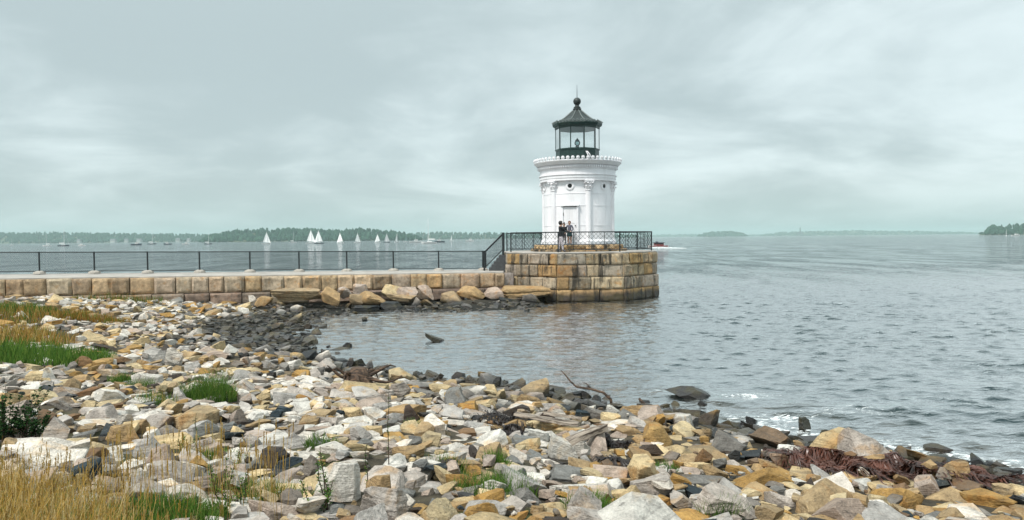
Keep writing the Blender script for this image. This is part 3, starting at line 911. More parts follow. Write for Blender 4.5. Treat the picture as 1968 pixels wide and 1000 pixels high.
# ---- lattice railing on the pier
rail = empty('lattice_railing', (PX, PY, DECKZ))
tag(rail, 'black lattice railing around the edge of the octagonal pier', 'railing')
RR = 4.2
RH = 1.04
def lattice(p, q, h0, h1, sp, r, mb):
    p, q = np.array(p), np.array(q); L = np.hypot(*(q - p)); u = (q - p) / L; H = h1 - h0
    n = int((L + H) / sp) + 1
    for s in (1, -1):
        for i in range(n + 1):
            x0 = i * sp - H if s == 1 else i * sp
            a = [(x0, 0), (x0 + s * H, H)]
            (xa, za), (xb, zb) = a
            lo, hi = max(0, min(xa, xb)), min(L, max(xa, xb))
            if hi - lo < 0.02: continue
            z = lambda x: (x - xa) / (xb - xa) * H
            mb.bar((*(p + u * lo), h0 + z(lo)), (*(p + u * hi), h0 + z(hi)), r, 4, cap=False)
for k in range(8):
    a, b_ = np.array(octv(RR, k, (0, 0))), np.array(octv(RR, k + 1, (0, 0)))
    MB().bar((a[0], a[1], -.05), (a[0], a[1], RH + .02), .035, 8).build('post', M_black, rail)
    if k == 7: continue                                     # the stair comes up through this side
    MB().bar((*a, RH), (*b_, RH), .030, 8).build('top_rail', M_black, rail)
    MB().bar((*a, .12), (*b_, .12), .022, 6).build('bottom_rail', M_black, rail)
    for q in range(1, 4):
        m = a + (b_ - a) * q / 4
        MB().bar((*m, .12), (*m, RH), .016, 6).build('baluster', M_black, rail)
    lb = MB()
    for q in range(4): lattice(a + (b_ - a) * q / 4, a + (b_ - a) * (q + 1) / 4, .12, RH, .235, .0068, lb)
    lb.build('lattice_panel', M_black, rail)

# ------------------------------------------------------------------ breakwater
def wall_pt(px):
    """near top edge of the wall, in plan, with its height"""
    t = px / 970.0
    return np.array([-22.3 + (-0.35 + 22.3) * t, 32.0 + (38.75 - 32.0) * t, 1.72 + (1.48 - 1.72) * t])
WA, WB = wall_pt(-330), wall_pt(968)
wdir = (WB - WA)[:2]; WLEN = np.hypot(*wdir); wdir /= WLEN; wnrm = np.array([wdir[1], -wdir[0]])
wrz = math.atan2(wdir[1], wdir[0])
wall = empty('breakwater_wall', (WB[0], WB[1], 0))
tag(wall, 'long breakwater wall of tan granite blocks leading to the pier', 'wall')
def wrel(p): return (p[0] - WB[0], p[1] - WB[1], p[2])
s = 0.0
while s < WLEN - .02:
    w = rnd.uniform(0.66, 1.02)
    if WLEN - s - w < .5: w = WLEN - s
    z = WA[2] + (WB[2] - WA[2]) * (s + w / 2) / WLEN
    m = WA[:2] + wdir * (s + w / 2) - wnrm * (.40 + rnd.uniform(-.02, .03))
    put_block(BLOCKS_W, 'wall_block', wall, wrel((m[0], m[1], z - .78)), wrz, (w, .8, .76 + rnd.uniform(-.01, .01)), jitter(rnd.choice(GRAN)))
    s += w
s = 0.0
while s < WLEN - .02:
    w = rnd.uniform(0.8, 2.0)
    if WLEN - s - w < .6: w = WLEN - s
    z = WA[2] + (WB[2] - WA[2]) * (s + w / 2) / WLEN
    m = WA[:2] + wdir * (s + w / 2) - wnrm * (.40 - .10)
    put_block(BLOCKS_W, 'foot_block', wall, wrel((m[0], m[1], z - 1.36)), wrz, (w, .9, .58), jitter(rnd.choice([(.24, .18, .14), (.30, .22, .16), (.34, .27, .2), (.2, .15, .12)])))
    s += w
# end blocks beside the stair
put_block(BLOCKS_W, 'wall_block', wall, wrel((WB[0] + .05, WB[1] + .75, WB[2] - .8)), wrz + R(90), (.8, .7, .76), jitter((.42, .36, .33)))
def fence_pt(i):
    a = at_depth(76, 523, 36.8); b = at_depth(928, 518, 41.6)
    return a + (b - a) * (i / 9.0)
f0, f1 = fence_pt(-6), fence_pt(9.6)
back = np.array([-wnrm[0], -wnrm[1]])
pth = MB()
vtx = []
for s_ in np.linspace(0, 1, 12):
    a = WA + (WB - WA) * s_
    vtx.append((a[0] + back[0] * .25, a[1] + back[1] * .25, a[2] + .012)); 
    b_ = (f0 + (f1 - f0) * s_); 
    vtx.append((b_[0] + back[0] * .9, b_[1] + back[1] * .9, a[2] + .012))
fs_ = [(2 * i, 2 * i + 2, 2 * i + 3, 2 * i + 1) for i in range(11)]
k = len(vtx)
vtx += [(x, y, -1.2) for x, y, z in vtx]
fs_ += [(2*i+1, 2*i+3, k+2*i+3, k+2*i+1) for i in range(11)] + [(2*i, k+2*i, k+2*i+2, 2*i+2) for i in range(11)] + [(22, 23, k + 23, k + 22), (0, k, k+1, 1)]
tag(pth.add(vtx, fs_).build('path', M_deck), kind='structure')

# chain-link fence
fence = empty('chain_link_fence', tuple(fence_pt(9)))
tag(fence, 'long low chain-link fence with black posts on the breakwater', 'fence')
F9 = fence_pt(9)
FH = 1.06
def link_panel(L, H, sp=.085, r=.0055):
    mb = MB()
    n = int((L + H) / sp) + 1
    for s in (1, -1):
        for i in range(n + 1):
            xa = i * sp - H if s == 1 else i * sp; xb = xa + s * H
            lo, hi = max(0, min(xa, xb)), min(L, max(xa, xb))
            if hi - lo < .03: continue
            zz = lambda x: (x - xa) / (xb - xa) * H
            mb.bar((lo, s * .003, zz(lo)), (hi, s * .003, zz(hi)), r, 3, cap=False)
    me = mb.mesh('wire_mesh'); me.materials.append(M_wire); return me
seg = fence_pt(1) - fence_pt(0); SL = np.hypot(seg[0], seg[1]); frz = math.atan2(seg[1], seg[0]); slope = math.atan2(seg[2], SL)
WP = link_panel(SL, FH - .1)
for i in range(-5, 10):
    p = fence_pt(i) - F9
    z = float(np.interp(fence_pt(i)[0], [WA[0], WB[0]], [WA[2], WB[2]])) + .012 - F9[2]
    MB().bar((p[0], p[1], z - .05), (p[0], p[1], z + FH + .03), .038, 8).build('post', M_black, fence)
    fb = MB().lathe([(.30, z - .02), (.27, z + .07), (.12, z + .13)], 10, (p[0], p[1])); fb.build('footing', M_foot, fence, True, 30)
    if i < 9:
        q = fence_pt(i + 1) - F9
        zq = float(np.interp(fence_pt(i + 1)[0], [WA[0], WB[0]], [WA[2], WB[2]])) + .012 - F9[2]
        MB().bar((p[0], p[1], z + FH), (q[0], q[1], zq + FH), .026, 8).build('top_rail', M_black, fence)
        MB().bar((p[0], p[1], z + .10), (q[0], q[1], zq + .10), .020, 6).build('bottom_rail', M_black, fence)
        o = link('wire_mesh', WP, None, fence); o.location = (p[0], p[1], z + .10); o.rotation_euler = (0, math.atan2(z - zq, SL), frz)

# stair up to the pier
STX0, STX1 = F9[0] + .12, PX - 4.30
st = empty('stone_stair', (STX1, 41.6, 0))
tag(st, 'dark stone stair climbing from the path to the pier', 'stair')
PZ = WB[2] + .012
NS = 5
for i in range(NS):
    x0 = STX0 + .25 + (STX1 - STX0 - .25) * i / NS
    z = PZ + (DECKZ - PZ) * (i + 1) / (NS + 1)
    zb = PZ - .4
    add_bevel(MB().box(x0 - STX1, STX1 - STX1 + .35 - i * .002, -.95 + i * .003, 1.1, zb, z).build('step', M_step, st), .015)
for side, yy, lab in ((0, 40.75, 'black sloping stair railing on the beach side'), (1, 42.6, 'black sloping stair railing on the bay side')):
    sr = empty('stair_railing', (STX0, yy, PZ)); tag(sr, lab, 'railing')
    L_ = STX1 - STX0 + .12; dz = DECKZ - PZ
    MB().box(-.05, .05, -.05, .05, -.05, 1.10).build('newel_post', M_black, sr)
    MB().box(L_ - .06, L_ + .06, -.06, .06, dz - .2, dz + 1.07).build('newel_post', M_black, sr)
    MB().bar((0, 0, 1.03), (L_, 0, dz + 1.02), .038, 8).build('handrail', M_black, sr)
    MB().bar((0, 0, .16), (L_, 0, dz + .15), .03, 8).build('bottom_rail', M_black, sr)
    wm = MB()
    n = int(L_ / .085)
    sl = (dz - .01) / L_
    for i in range(-9, n + 9):
        for s in (1, -1):
            xa = i * .085; xb = xa + s * .87
            lo, hi = max(.03, min(xa, xb)), min(L_ - .03, max(xa, xb))
            if hi - lo < .04: continue
            zz = lambda x: .16 + x * sl + (x - xa) / (xb - xa) * .87
            wm.bar((lo, s * .003, zz(lo)), (hi, s * .003, zz(hi)), .0034, 3, cap=False)
    wm.build('wire_mesh', M_wire, sr)
# ------------------------------------------------------------------ stones
def subdiv(v, f):
    """each triangle into four, shared edges kept shared"""
    ed = np.sort(np.vstack([f[:, [0, 1]], f[:, [1, 2]], f[:, [2, 0]]]), axis=1)
    u, inv = np.unique(ed, axis=0, return_inverse=True); inv = inv.reshape(-1)
    n, m = len(v), len(f)
    v2 = np.vstack([v, (v[u[:, 0]] + v[u[:, 1]]) / 2])
    a, b, c = n + inv[:m], n + inv[m:2 * m], n + inv[2 * m:]
    f2 = np.vstack([np.column_stack([f[:, 0], a, c]), np.column_stack([a, f[:, 1], b]), np.column_stack([c, b, f[:, 2]]), np.column_stack([a, b, c])])
    return v2, f2
def split_stone(seed, kind):
    """a broken stone: the solid left between cleavage planes"""
    rs = np.random.RandomState(seed)
    ax = np.array([(1, 0, 0), (-1, 0, 0), (0, 1, 0), (0, -1, 0), (0, 0, 1), (0, 0, -1)], float)
    jit = {'slab': .30, 'block': .32, 'wedge': .42}[kind]
    a_ = ax + rs.randn(6, 3) * jit
    if kind == 'slab': a_[4:, :2] *= .35
    if kind == 'wedge': a_[4] = (0.9 * (rs.rand() - .2), 1.0 * (rs.rand() - .5), .75)
    ne = {'slab': 5, 'block': 6, 'wedge': 5}[kind]
    ex = rs.randn(ne, 3)
    nr = np.vstack([a_, ex]); nr /= np.linalg.norm(nr, axis=1)[:, None]
    d = np.concatenate([.62 + .34 * rs.rand(6), .80 + .28 * rs.rand(ne)])
    nr = np.vstack([nr, ax]); d = np.concatenate([d, np.full(6, 1.35)])
    pts = []
    n = len(nr)
    for i in range(n):
        for j in range(i + 1, n):
            for k in range(j + 1, n):
                M = nr[[i, j, k]]
                if abs(np.linalg.det(M)) < .05: continue
                x = np.linalg.solve(M, d[[i, j, k]])
                if (nr @ x <= d + 1e-6).all(): pts.append(x)
    pts = np.array(pts)
    asp = {'slab': (1, .55 + .3 * rs.rand(), .22 + .15 * rs.rand()), 'block': (1, .62 + .3 * rs.rand(), .42 + .2 * rs.rand()),
           'wedge': (1, .6 + .3 * rs.rand(), .46 + .22 * rs.rand())}[kind]
    bm = bmesh.new()
    for q in pts: bm.verts.new(q)
    bmesh.ops.remove_doubles(bm, verts=bm.verts, dist=.02)
    bmesh.ops.convex_hull(bm, input=bm.verts)
    loose = [q for q in bm.verts if not q.link_faces]
    bmesh.ops.delete(bm, geom=loose, context='VERTS')
    bmesh.ops.dissolve_limit(bm, angle_limit=R(2), verts=bm.verts, edges=bm.edges)
    tb_ = bm.copy(); bmesh.ops.triangulate(tb_, faces=tb_.faces); tb_.verts.ensure_lookup_table(); tb_.verts.index_update()
    vc = np.array([q.co[:] for q in tb_.verts]); fc = np.array([[q.index for q in x.verts] for x in tb_.faces]); tb_.free()
    bmesh.ops.bevel(bm, geom=list(bm.edges), offset=.035, offset_type='OFFSET', segments=1, profile=.5, affect='EDGES', clamp_overlap=True)
    bmesh.ops.triangulate(bm, faces=bm.faces)
    # even out the long triangles
    for _ in range(2):
        le = [q for q in bm.edges if q.calc_length() > .62]
        if le:
            bmesh.ops.subdivide_edges(bm, edges=le, cuts=1)
            bmesh.ops.triangulate(bm, faces=bm.faces)
    bm.verts.ensure_lookup_table(); bm.verts.index_update()
    v0 = np.array([q.co[:] for q in bm.verts]); f0 = np.array([[q.index for q in x.verts] for x in bm.faces]); bm.free()
    def f(level):
        v, ff = (v0, f0) if level >= 0 else (vc, fc)
        for _ in range(level): v, ff = subdiv(v, ff)
        p = v.copy(); r_ = np.linalg.norm(p, axis=1)[:, None] + 1e-6; u = p / r_
        led = np.floor(p[:, 2] * 4.0 + .5 * vnoise(p * 1.3 + seed, seed))
        off = _hash(led.astype(np.int64) + 50, np.full(len(p), seed), np.zeros(len(p), np.int64), 3) - .5
        if level > 0: p[:, :2] *= (1 + (.07 if kind != 'wedge' else .03) * off)[:, None]
        p += u * (.030 * fbm(p * 2.6 + seed * 3.7, 4, seed))[:, None]
        if level >= 1: p += u * (.016 * vnoise(p * 11 + seed, seed + 9))[:, None]
        return p * np.array(asp), ff
    bv, _ = f(1); mx = np.abs(bv[:, :2]).max(); cz = bv.mean(0)
    def g(level):
        v, ff = f(level); return (v - cz) / mx, ff
    return g
def worn_stone(seed):
    """a stone rounded by the sea"""
    rs = np.random.RandomState(seed)
    nr = rs.randn(14, 3); nr /= np.linalg.norm(nr, axis=1)[:, None]; d = .66 + .3 * rs.rand(14)
    asp = np.array((1, .7 + .25 * rs.rand(), .45 + .22 * rs.rand()))
    def f(sub):
        v = ICO[sub][0]
        r = np.minimum(np.power(np.power(np.maximum(v @ nr.T, 0) / d, 20).sum(1) + 1e-9, -1 / 20.), 1.6)
        p = v * r[:, None]
        p += v * (.045 * fbm(p * 2.4 + seed * 3.7, 4, seed))[:, None]
        return p * asp
    bv = f(3); mx = np.abs(bv[:, :2]).max(); cz = bv.mean(0)
    return lambda level: ((f(max(level, 0) + 2) - cz) / mx, ICO[max(level, 0) + 2][1])
KINDS = ['slab'] * 22 + ['block'] * 18 + ['wedge'] * 16 + ['round'] * 8
SHARP = R(21)
ROCKS = [worn_stone(100 + i) if k == 'round' else split_stone(100 + i, k) for i, k in enumerate(KINDS)]
LOWM = [r(-1) for r in ROCKS]
LOW = [(r(1) if k != 'round' else r(0))[0] for r, k in zip(ROCKS, KINDS)]
_mid = {}
def mid_m(i):
    if i not in _mid: _mid[i] = ROCKS[i](0)
    return _mid[i]
_hi = {}
def hi_mesh(i, sub=2):
    if (i, sub) not in _hi:
        v, f = ROCKS[i](sub)
        me = mesh_np('stone', v, f); me.set_sharp_from_angle(angle=SHARP); me.materials.append(M_stone); _hi[(i, sub)] = me
    return _hi[(i, sub)]

PAL = {'pale grey': (0.42, 0.38, 0.34), 'off-white': (0.64, 0.59, 0.52), 'pinkish': (0.38, 0.305, 0.25), 'cream': (0.53, 0.41, 0.235), 'buff': (0.36, 0.25, 0.13),
       'ochre': (0.37, 0.22, 0.07), 'mid grey': (0.20, 0.185, 0.165), 'dark slate': (0.042, 0.041, 0.040), 'rust brown': (0.19, 0.115, 0.06)}

# height field of the growing pile
HX0, HX1, HY0, HY1, HC = -28.0, 16.0, 2.5, 41.0, 0.05
hx = np.arange(HX0, HX1, HC); hy = np.arange(HY0, HY1, HC)
_gx, _gy = np.meshgrid(hx + HC / 2, hy + HC / 2)
GND = ground_z(np.column_stack([_gx.ravel(), _gy.ravel()])).reshape(_gx.shape).astype(np.float32)
SDM = shore_dist(np.column_stack([_gx.ravel(), _gy.ravel()])).reshape(_gx.shape).astype(np.float32)
HM = GND.copy()
def euler_m(rx, ry, rz):
    cx_, sx_, cy_, sy_, cz_, sz_ = math.cos(rx), math.sin(rx), math.cos(ry), math.sin(ry), math.cos(rz), math.sin(rz)
    X = np.array([[1, 0, 0], [0, cx_, -sx_], [0, sx_, cx_]]); Y = np.array([[cy_, 0, sy_], [0, 1, 0], [-sy_, 0, cy_]]); Z = np.array([[cz_, -sz_, 0], [sz_, cz_, 0], [0, 0, 1]])
    return Z @ Y @ X
def hm_cell(x, y):
    return int((y - HY0) / HC), int((x - HX0) / HC)
def settle(i, x, y, size, rot, stretch=(1, 1, 1), sink=0.03, q=0.72):
    """drop stone shape i of half-width size at (x, y) on what lies there; returns z of its centre"""
    M = euler_m(*rot)
    v = (LOW[i] * np.array(stretch) * size) @ M.T
    cx_ = ((v[:, 0] + x - HX0) / HC).astype(int); cy_ = ((v[:, 1] + y - HY0) / HC).astype(int)
    ok = (cx_ >= 0) & (cx_ < HM.shape[1]) & (cy_ >= 0) & (cy_ < HM.shape[0])
    if ok.sum() < 20: return None
    cx_, cy_, vz = cx_[ok], cy_[ok], v[ok, 2]
    x0, y0 = cx_.min(), cy_.min(); w = cx_.max() - x0 + 1; h = cy_.max() - y0 + 1
    lo = np.full((h, w), 9.0, np.float32); hi = np.full((h, w), -9.0, np.float32)
    np.minimum.at(lo, (cy_ - y0, cx_ - x0), vz); np.maximum.at(hi, (cy_ - y0, cx_ - x0), vz)
    m = lo < 8
    und = HM[y0:y0 + h, x0:x0 + w]
    z = float(np.quantile((und - lo)[m], q)) - sink * size
    # fill small holes between sampled cells
    hi2 = hi.copy()
    for dy, dx in ((0, 1), (0, -1), (1, 0), (-1, 0)):
        hi2 = np.maximum(hi2, np.roll(np.roll(hi, dy, 0), dx, 1) - .02)
    np.maximum(und, np.where(hi2 > -8, hi2 + z, -9), out=und)
    return z
STONES = []   # dict(i, x, y, z, size, rot, stretch, col, cname, ...)
def in_view(x, y, z=0.8, mx=160, my=120):
    if y < 2.0: return False
    u, v, d = project((x, y, z))
    return -mx < u < W_PX + mx and v < H_PX + my
def tone(name, a=.16):
    c = PAL[name]; k = 1 + rnd.uniform(-a, a); w = rnd.uniform(-.02, .02)
    return (c[0] * k + w, c[1] * k, c[2] * k - w * .6, 1.0)

# ---- stones one can single out, placed first: px, py of the foot, width in px, shape, tilt, colour, label
def kind_i(k, n): 
    l = [i for i, q in enumerate(KINDS) if q == k]
    return l[n % len(l)]
NAMED = [
 (1388, 1006, 150, 'block', 1, (3, -4, 12), (1, 1.0, 1.15), 'pale grey', 'biggest pale grey boulder beside a grass tuft at the bottom edge'),
 (1452, 940, 138, 'wedge', 5, (6, 6, 200), (1, .9, .8), 'ochre', 'broad ochre boulder with a shadowed split underside'),
 (1715, 975, 125, 'round', 3, (0, 5, 80), (1, 1.0, 1.0), 'ochre', 'domed yellow-ochre boulder below the red seaweed'),
 (1487, 858, 96, 'block', 4, (6, 14, 40), (1, 1.0, 1.45), 'rust brown', 'tall dark rust-stained block standing at the water edge'),
 (1262, 858, 120, 'round', 0, (4, 8, 60), (1, 1.0, 1.0), 'ochre', 'layered yellow boulder right of the driftwood log'),
 (1345, 936, 125, 'slab', 5, (-14, 8, 20), (1, 1, 1.4), 'mid grey', 'dark grey-green slab leaning above the biggest pale boulder'),
 (1240, 930, 70, 'wedge', 6, (0, -20, 100), (1, 1, 1.2), 'cream', 'upright cream wedge left of the leaning grey-green slab'),
 (1880, 905, 62, 'wedge', 3, (0, 15, 50), (1, 1, 1.2), 'dark slate', 'black wedge-shaped rock at the water beside the red seaweed'),
 (1815, 893, 80, 'slab', 2, (0, 0, 30), (1, 1, 1.0), 'dark slate', 'flat wet black rock where the red seaweed meets the water'),
 (1900, 975, 90, 'block', 3, (0, 6, 90), (1, 1, .9), 'ochre', 'yellow block low at the right beside the purple-brown stone'),
 (1850, 950, 105, 'slab', 7, (0, 0, 60), (1, 1, 1.2), 'rust brown', 'purple-brown slab under the rust-red seaweed'),
 (655, 965, 120, 'wedge', 0, (-10, 8, 30), (1, .9, 1.1), 'off-white', 'bright cream slab with a shadowed lip behind the tall weed'),
 (735, 1000, 140, 'block', 1, (14, -8, 140), (1, 1, 1.2), 'pale grey', 'large pale block leaning right of the bright cream slab'),
 (850, 1010, 120, 'round', 4, (6, 4, 90), (1, 1, 1.2), 'cream', 'bulky cream boulder at the bottom edge left of the grass clump'),
 (930, 995, 95, 'round', 5, (4, 0, 10), (1, 1, 1.2), 'pale grey', 'pale knobbly boulder touching the bulky cream boulder'),
 (530, 900, 70, 'block', 6, (10, 0, 70), (1, 1, 1.25), 'dark slate', 'black-sided angular block among pale stones by the dry stalks'),
 (340, 915, 95, 'slab', 3, (-6, 3, 10), (1, .9, 1.0), 'pinkish', 'pinkish flat slab behind the dry grass stalks'),
 (330, 862, 110, 'slab', 8, (3, -3, 0), (1, .8, 1.0), 'cream', 'long smooth cream slab just above the pinkish flat slab'),
 (390, 850, 105, 'wedge', 7, (-8, 10, 70), (1, 1, 1.3), 'pale grey', 'large pale leaning stone with a thin stalk in front'),
 (240, 850, 75, 'block', 9, (0, 10, 30), (1, 1, 1.1), 'buff', 'sharp-edged tan block at the edge of the dry grass'),
 (165, 705, 42, 'wedge', 5, (0, 0, 30), (1, 1, 1.5), 'rust brown', 'dark brown pyramid stone behind the shrub'),
 (205, 680, 42, 'block', 11, (0, 8, 10), (1, 1, 1.2), 'dark slate', 'near-black block right of the green grass bank'),
 (122, 790, 60, 'slab', 9, (-10, 32, 15), (1, 1, 1.5), 'mid grey', 'slate-grey slab tilted up beside the leafy shrub'),
 (905, 640, 1, 'round', 2, (0, 0, 0), (1, 1, 1), 'dark slate', None),
 (1030, 850, 72, 'block', 2, (0, 12, 40), (1, 1, 1.2), 'off-white', 'whitish block tucked under the bleached driftwood plank'),
 (1000, 955, 110, 'wedge', 8, (0, 10, 20), (1, 1, 1.1), 'pale grey', 'pale grey wedge with dark flecks right of the grass clump'),
 (1095, 925, 110, 'slab', 10, (4, 10, 12), (1, 1, 1.1), 'mid grey', 'smooth blue-grey slab in front of the driftwood log'),
 (760, 900, 85, 'round', 6, (0, 0, 70), (1, 1, 1.2), 'off-white', 'rounded off-white stone beside the tall thin weed'),
 (460, 672, 34, 'round', 7, (0, 0, 10), (1, 1, 1.1), 'ochre', 'single orange-ochre stone among greys left of the cove'),
]
NAMED = [n for n in NAMED if n[8]]
for (px, py, w, k, kn, tilt, stv, cn, lab) in NAMED:
    p = on_ground(px, py); i = kind_i(k, kn)
    dist = project(p)[2]; size = w / F_PX * dist / 2
    y = p[1] + size * .45; x = p[0] * y / p[1]
    rot = tuple(R(a) for a in tilt)
    z = settle(i, x, y, size, rot, stv, 0.16, .6)
    if z is not None:
        STONES.append(dict(i=i, x=x, y=y, z=z, size=size, rot=rot, st=stv, col=tone(cn, .06), cn=cn, k=k, label=lab))
# lone rocks in the water: px, py of the water line, width px, height px
SEA_ROCKS = [(1338, 768, 96, 21, 'wedge', 9, (0, -4, 190), 'mid grey', 'long dark rock awash in foam off the driftwood stick'),
             (838, 657, 48, 17, 'slab', 6, (0, 18, 8), 'dark slate', 'lone tilted black rock in the middle of the cove'),
             (1594, 852, 36, 26, 'round', 2, (0, 0, 0), 'dark slate', 'round black rock in the shallows off the red seaweed'),
             (1549, 826, 44, 24, 'wedge', 4, (0, 0, 40), 'dark slate', 'black wedge rock in the shallows behind the tall rust-stained block'),
             (1352, 780, 20, 9, 'round', 3, (0, 0, 0), 'dark slate', 'small dark knob right below the long rock awash'),
             (1447, 815, 30, 14, 'wedge', 1, (0, 0, 60), 'dark slate', 'little black pointed rock in foam left of the black wedge rock'),
             (668, 667, 22, 9, 'slab', 3, (0, 10, 0), 'dark slate', 'small black stone just off the inner cove stones'),
             (655, 702, 40, 12, 'slab', 8, (0, 6, 20), 'dark slate', 'low black slab lapped by the cove water'),
             (1805, 868, 60, 10, 'slab', 2, (0, 0, 0), 'rust brown', 'low brown weed-covered rock breaking the surface'),
             (700, 618, 16, 8, 'round', 1, (0, 0, 0), 'dark slate', 'tiny black rock near the orange boulders in the cove')]
for (px, py, w, h, k, kn, tilt, cn, lab) in SEA_ROCKS:
    p = at_z(px, py, 0.0); i = kind_i(k, kn)
    size = w / F_PX * project(p)[2] / 2
    rot = tuple(R(a) for a in tilt)
    ht = h / F_PX * project(p)[2]
    v = (LOW[i] * size) @ euler_m(*rot).T
    sz = max(.6, ht / (v[:, 2].max() * 1.1))
    STONES.append(dict(i=i, x=p[0], y=p[1] + size * .4, z=ht - v[:, 2].max() * sz, size=size, rot=rot, st=(1, 1, sz), col=tone(cn, .1), cn=cn, k=k, label=lab, name='sea_rock',
                       group='rocks standing in the water', cat='rock'))
# big boulders tumbled along the foot of the wall: px, py foot, w px, h px
WALLB = [(578, 576, 100, 19, 'slab', 1, 2, 'buff', 'long tan slab lying along the wall foot, leftmost of the big ones'),
         (636, 587, 48, 28, 'wedge', 1, 20, 'ochre', 'orange wedge boulder right of the long tan slab'),
         (690, 588, 40, 20, 'block', 2, 0, 'buff', 'tan boulder left of the widest orange boulder'),
         (716, 590, 58, 26, 'round', 3, 10, 'ochre', 'widest rounded orange boulder below the wall'),
         (660, 572, 34, 18, 'round', 1, 0, 'pinkish', 'pink boulder wedged high against the wall behind the orange wedge'),
         (692, 566, 34, 18, 'block', 5, 0, 'pinkish', 'pinkish block high against the wall above the widest orange boulder'),
         (752, 573, 42, 24, 'block', 7, 10, 'cream', 'yellow upright boulder leaning on the wall'),
         (782, 578, 44, 26, 'wedge', 3, 20, 'pinkish', 'pink sloping boulder right of the yellow upright one'),
         (821, 574, 40, 25, 'wedge', 5, 35, 'pinkish', 'pointed pink boulder standing proud against the wall'),
         (772, 582, 62, 18, 'slab', 4, 8, 'buff', 'tan-topped dark slab in the middle of the boulders'),
         (803, 595, 24, 22, 'wedge', 6, 30, 'mid grey', 'blue-grey shard leaning among orange boulders'),
         (824, 597, 34, 26, 'slab', 12, 38, 'ochre', 'orange shard leaning right of the blue-grey shard'),
         (866, 580, 56, 18, 'block', 9, 0, 'buff', 'tan block in the wet row right of the orange shard'),
         (902, 574, 62, 20, 'round', 4, 4, 'ochre', 'rounded orange boulder near the wall end'),
         (946, 575, 50, 20, 'block', 10, 0, 'pinkish', 'pinkish block below the stair'),
         (925, 592, 54, 18, 'slab', 11, 22, 'rust brown', 'brown slab sliding to the water below the stair'),
         (1000, 574, 116, 20, 'slab', 13, 0, 'ochre', 'longest orange slab reaching the pier corner'),
         (985, 590, 60, 16, 'slab', 14, 10, 'dark slate', 'wet black slab under the longest orange slab'),
         (880, 598, 64, 14, 'round', 6, 0, 'dark slate', 'wet black boulder at the tide line below the tan block'),
         (1021, 598, 44, 25, 'wedge', 7, 14, 'mid grey', 'grey-green pointed rock at the pier corner'),
         (752, 597, 58, 16, 'slab', 15, 0, 'dark slate', 'wet black slab below the yellow upright boulder'),
         (700, 600, 60, 12, 'slab', 16, 0, 'dark slate', 'thin wet black slab below the widest orange boulder'),
         (508, 588, 34, 16, 'round', 5, 0, 'ochre', 'tan round boulder at the wall corner of the beach'),
         (486, 586, 22, 16, 'wedge', 2, 0, 'off-white', 'white pointed stone by the foot blocks of the wall')]
_wall_tone = {'ochre': (0.40, 0.265, 0.13), 'buff': (0.37, 0.27, 0.16)}
for (px, py, w, h, k, kn, ty, cn, lab) in WALLB:
    # depth from the wall: the higher on the wall, the closer to it
    xw = (px - 984) / F_PX
    # ray in plan meets the wall line
    wv = WA[:2]; den_ = wdir[0] - xw * wdir[1]
    tt = (xw * wv[1] - wv[0]) / den_
    yw = wv[1] + tt * wdir[1]
    y = yw - np.interp(py, [566, 600], [.75, 2.9]); i = kind_i(k, kn)
    g = at_depth(px, py, y)
    size = w / F_PX * y / 2; ht = h / F_PX * y
    rot = (R(rnd.uniform(-6, 6)), R(ty), R(rnd.uniform(-12, 12)))
    v = (LOW[i] * size) @ euler_m(*rot).T
    sz = min(2.0, max(.7, ht / (v[:, 2].max() - v[:, 2].min()) * 1.25))
    v = (LOW[i] * size * np.array((1, 1, sz))) @ euler_m(*rot).T
    z = max(g[2], -0.1) - v[:, 2].min() - .1 * ht
    r_, c_ = hm_cell(g[0], y)
    rr_ = max(1, int(size * .8 / HC))
    HM[max(0, r_ - rr_ // 2):r_ + rr_ // 2, max(0, c_ - rr_):c_ + rr_] = np.maximum(HM[max(0, r_ - rr_ // 2):r_ + rr_ // 2, max(0, c_ - rr_):c_ + rr_], z + v[:, 2].max() * .7)
    STONES.append(dict(i=i, x=g[0], y=y, z=z, size=size, rot=rot, st=(1, 1, sz), col=(*_wall_tone[cn], 1) if cn in _wall_tone else tone(cn, .08), cn=cn, k=k, label=lab, name='boulder', group='boulders along the wall foot', cat='boulder'))

# ---- the scatter: big to small
GRASSY = [(-3.2, 3.6, 2.3, 1.5), (-3.0, 4.5, 1.5, 1.3)] + [(*on_ground(px, py)[:2], rx, ry) for px, py, rx, ry in ((30, 690, 1.8, 1.3), (-5, 650, 2.0, 2.0), (-25, 605, 3.2, 3.2), (165, 612, 1.5, .6), (30, 580, 2.2, 1.2), (20, 850, .8, .7))]
def grassy(x, y):
    return any(((x - a) / c) ** 2 + ((y - b) / d) ** 2 < 1 for a, b, c, d in GRASSY)
def pick_colour(x, y, sd, low=0):
    u, v, _ = project((x, y, .8)); 
    right = np.clip((u - 700) / 900, 0, 1); near_sea = np.clip(1 - sd / 4.0, 0, 1)
    cove = .6 * math.exp(-(((x + 8.4) / 2.8) ** 2 + ((y - 26.5) / 7) ** 2))
    dry = 1 - cove
    wts = {'pale grey': (3.0 - 1.4 * right * near_sea) * dry, 'off-white': (4.2 - 1.8 * right) * dry, 'pinkish': 1.2 * dry, 'cream': 2.2 * dry, 'buff': (1.2 + 1.4 * right) * dry + .3,
           'ochre': (.7 + 2.6 * right * (.25 + near_sea)) * dry, 'mid grey': .9, 'dark slate': .5 + .8 * near_sea + .8 * cove, 'rust brown': .2 + .3 * right}
    if low:  # shade of the gaps put into the colour: fill stones weighted dark
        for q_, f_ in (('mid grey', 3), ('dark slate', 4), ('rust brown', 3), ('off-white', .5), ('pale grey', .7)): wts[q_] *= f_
    ks = list(wts); t = rnd.random() * sum(wts.values())
    for k in ks:
        t -= wts[k]
        if t <= 0: return k
    return ks[-1]
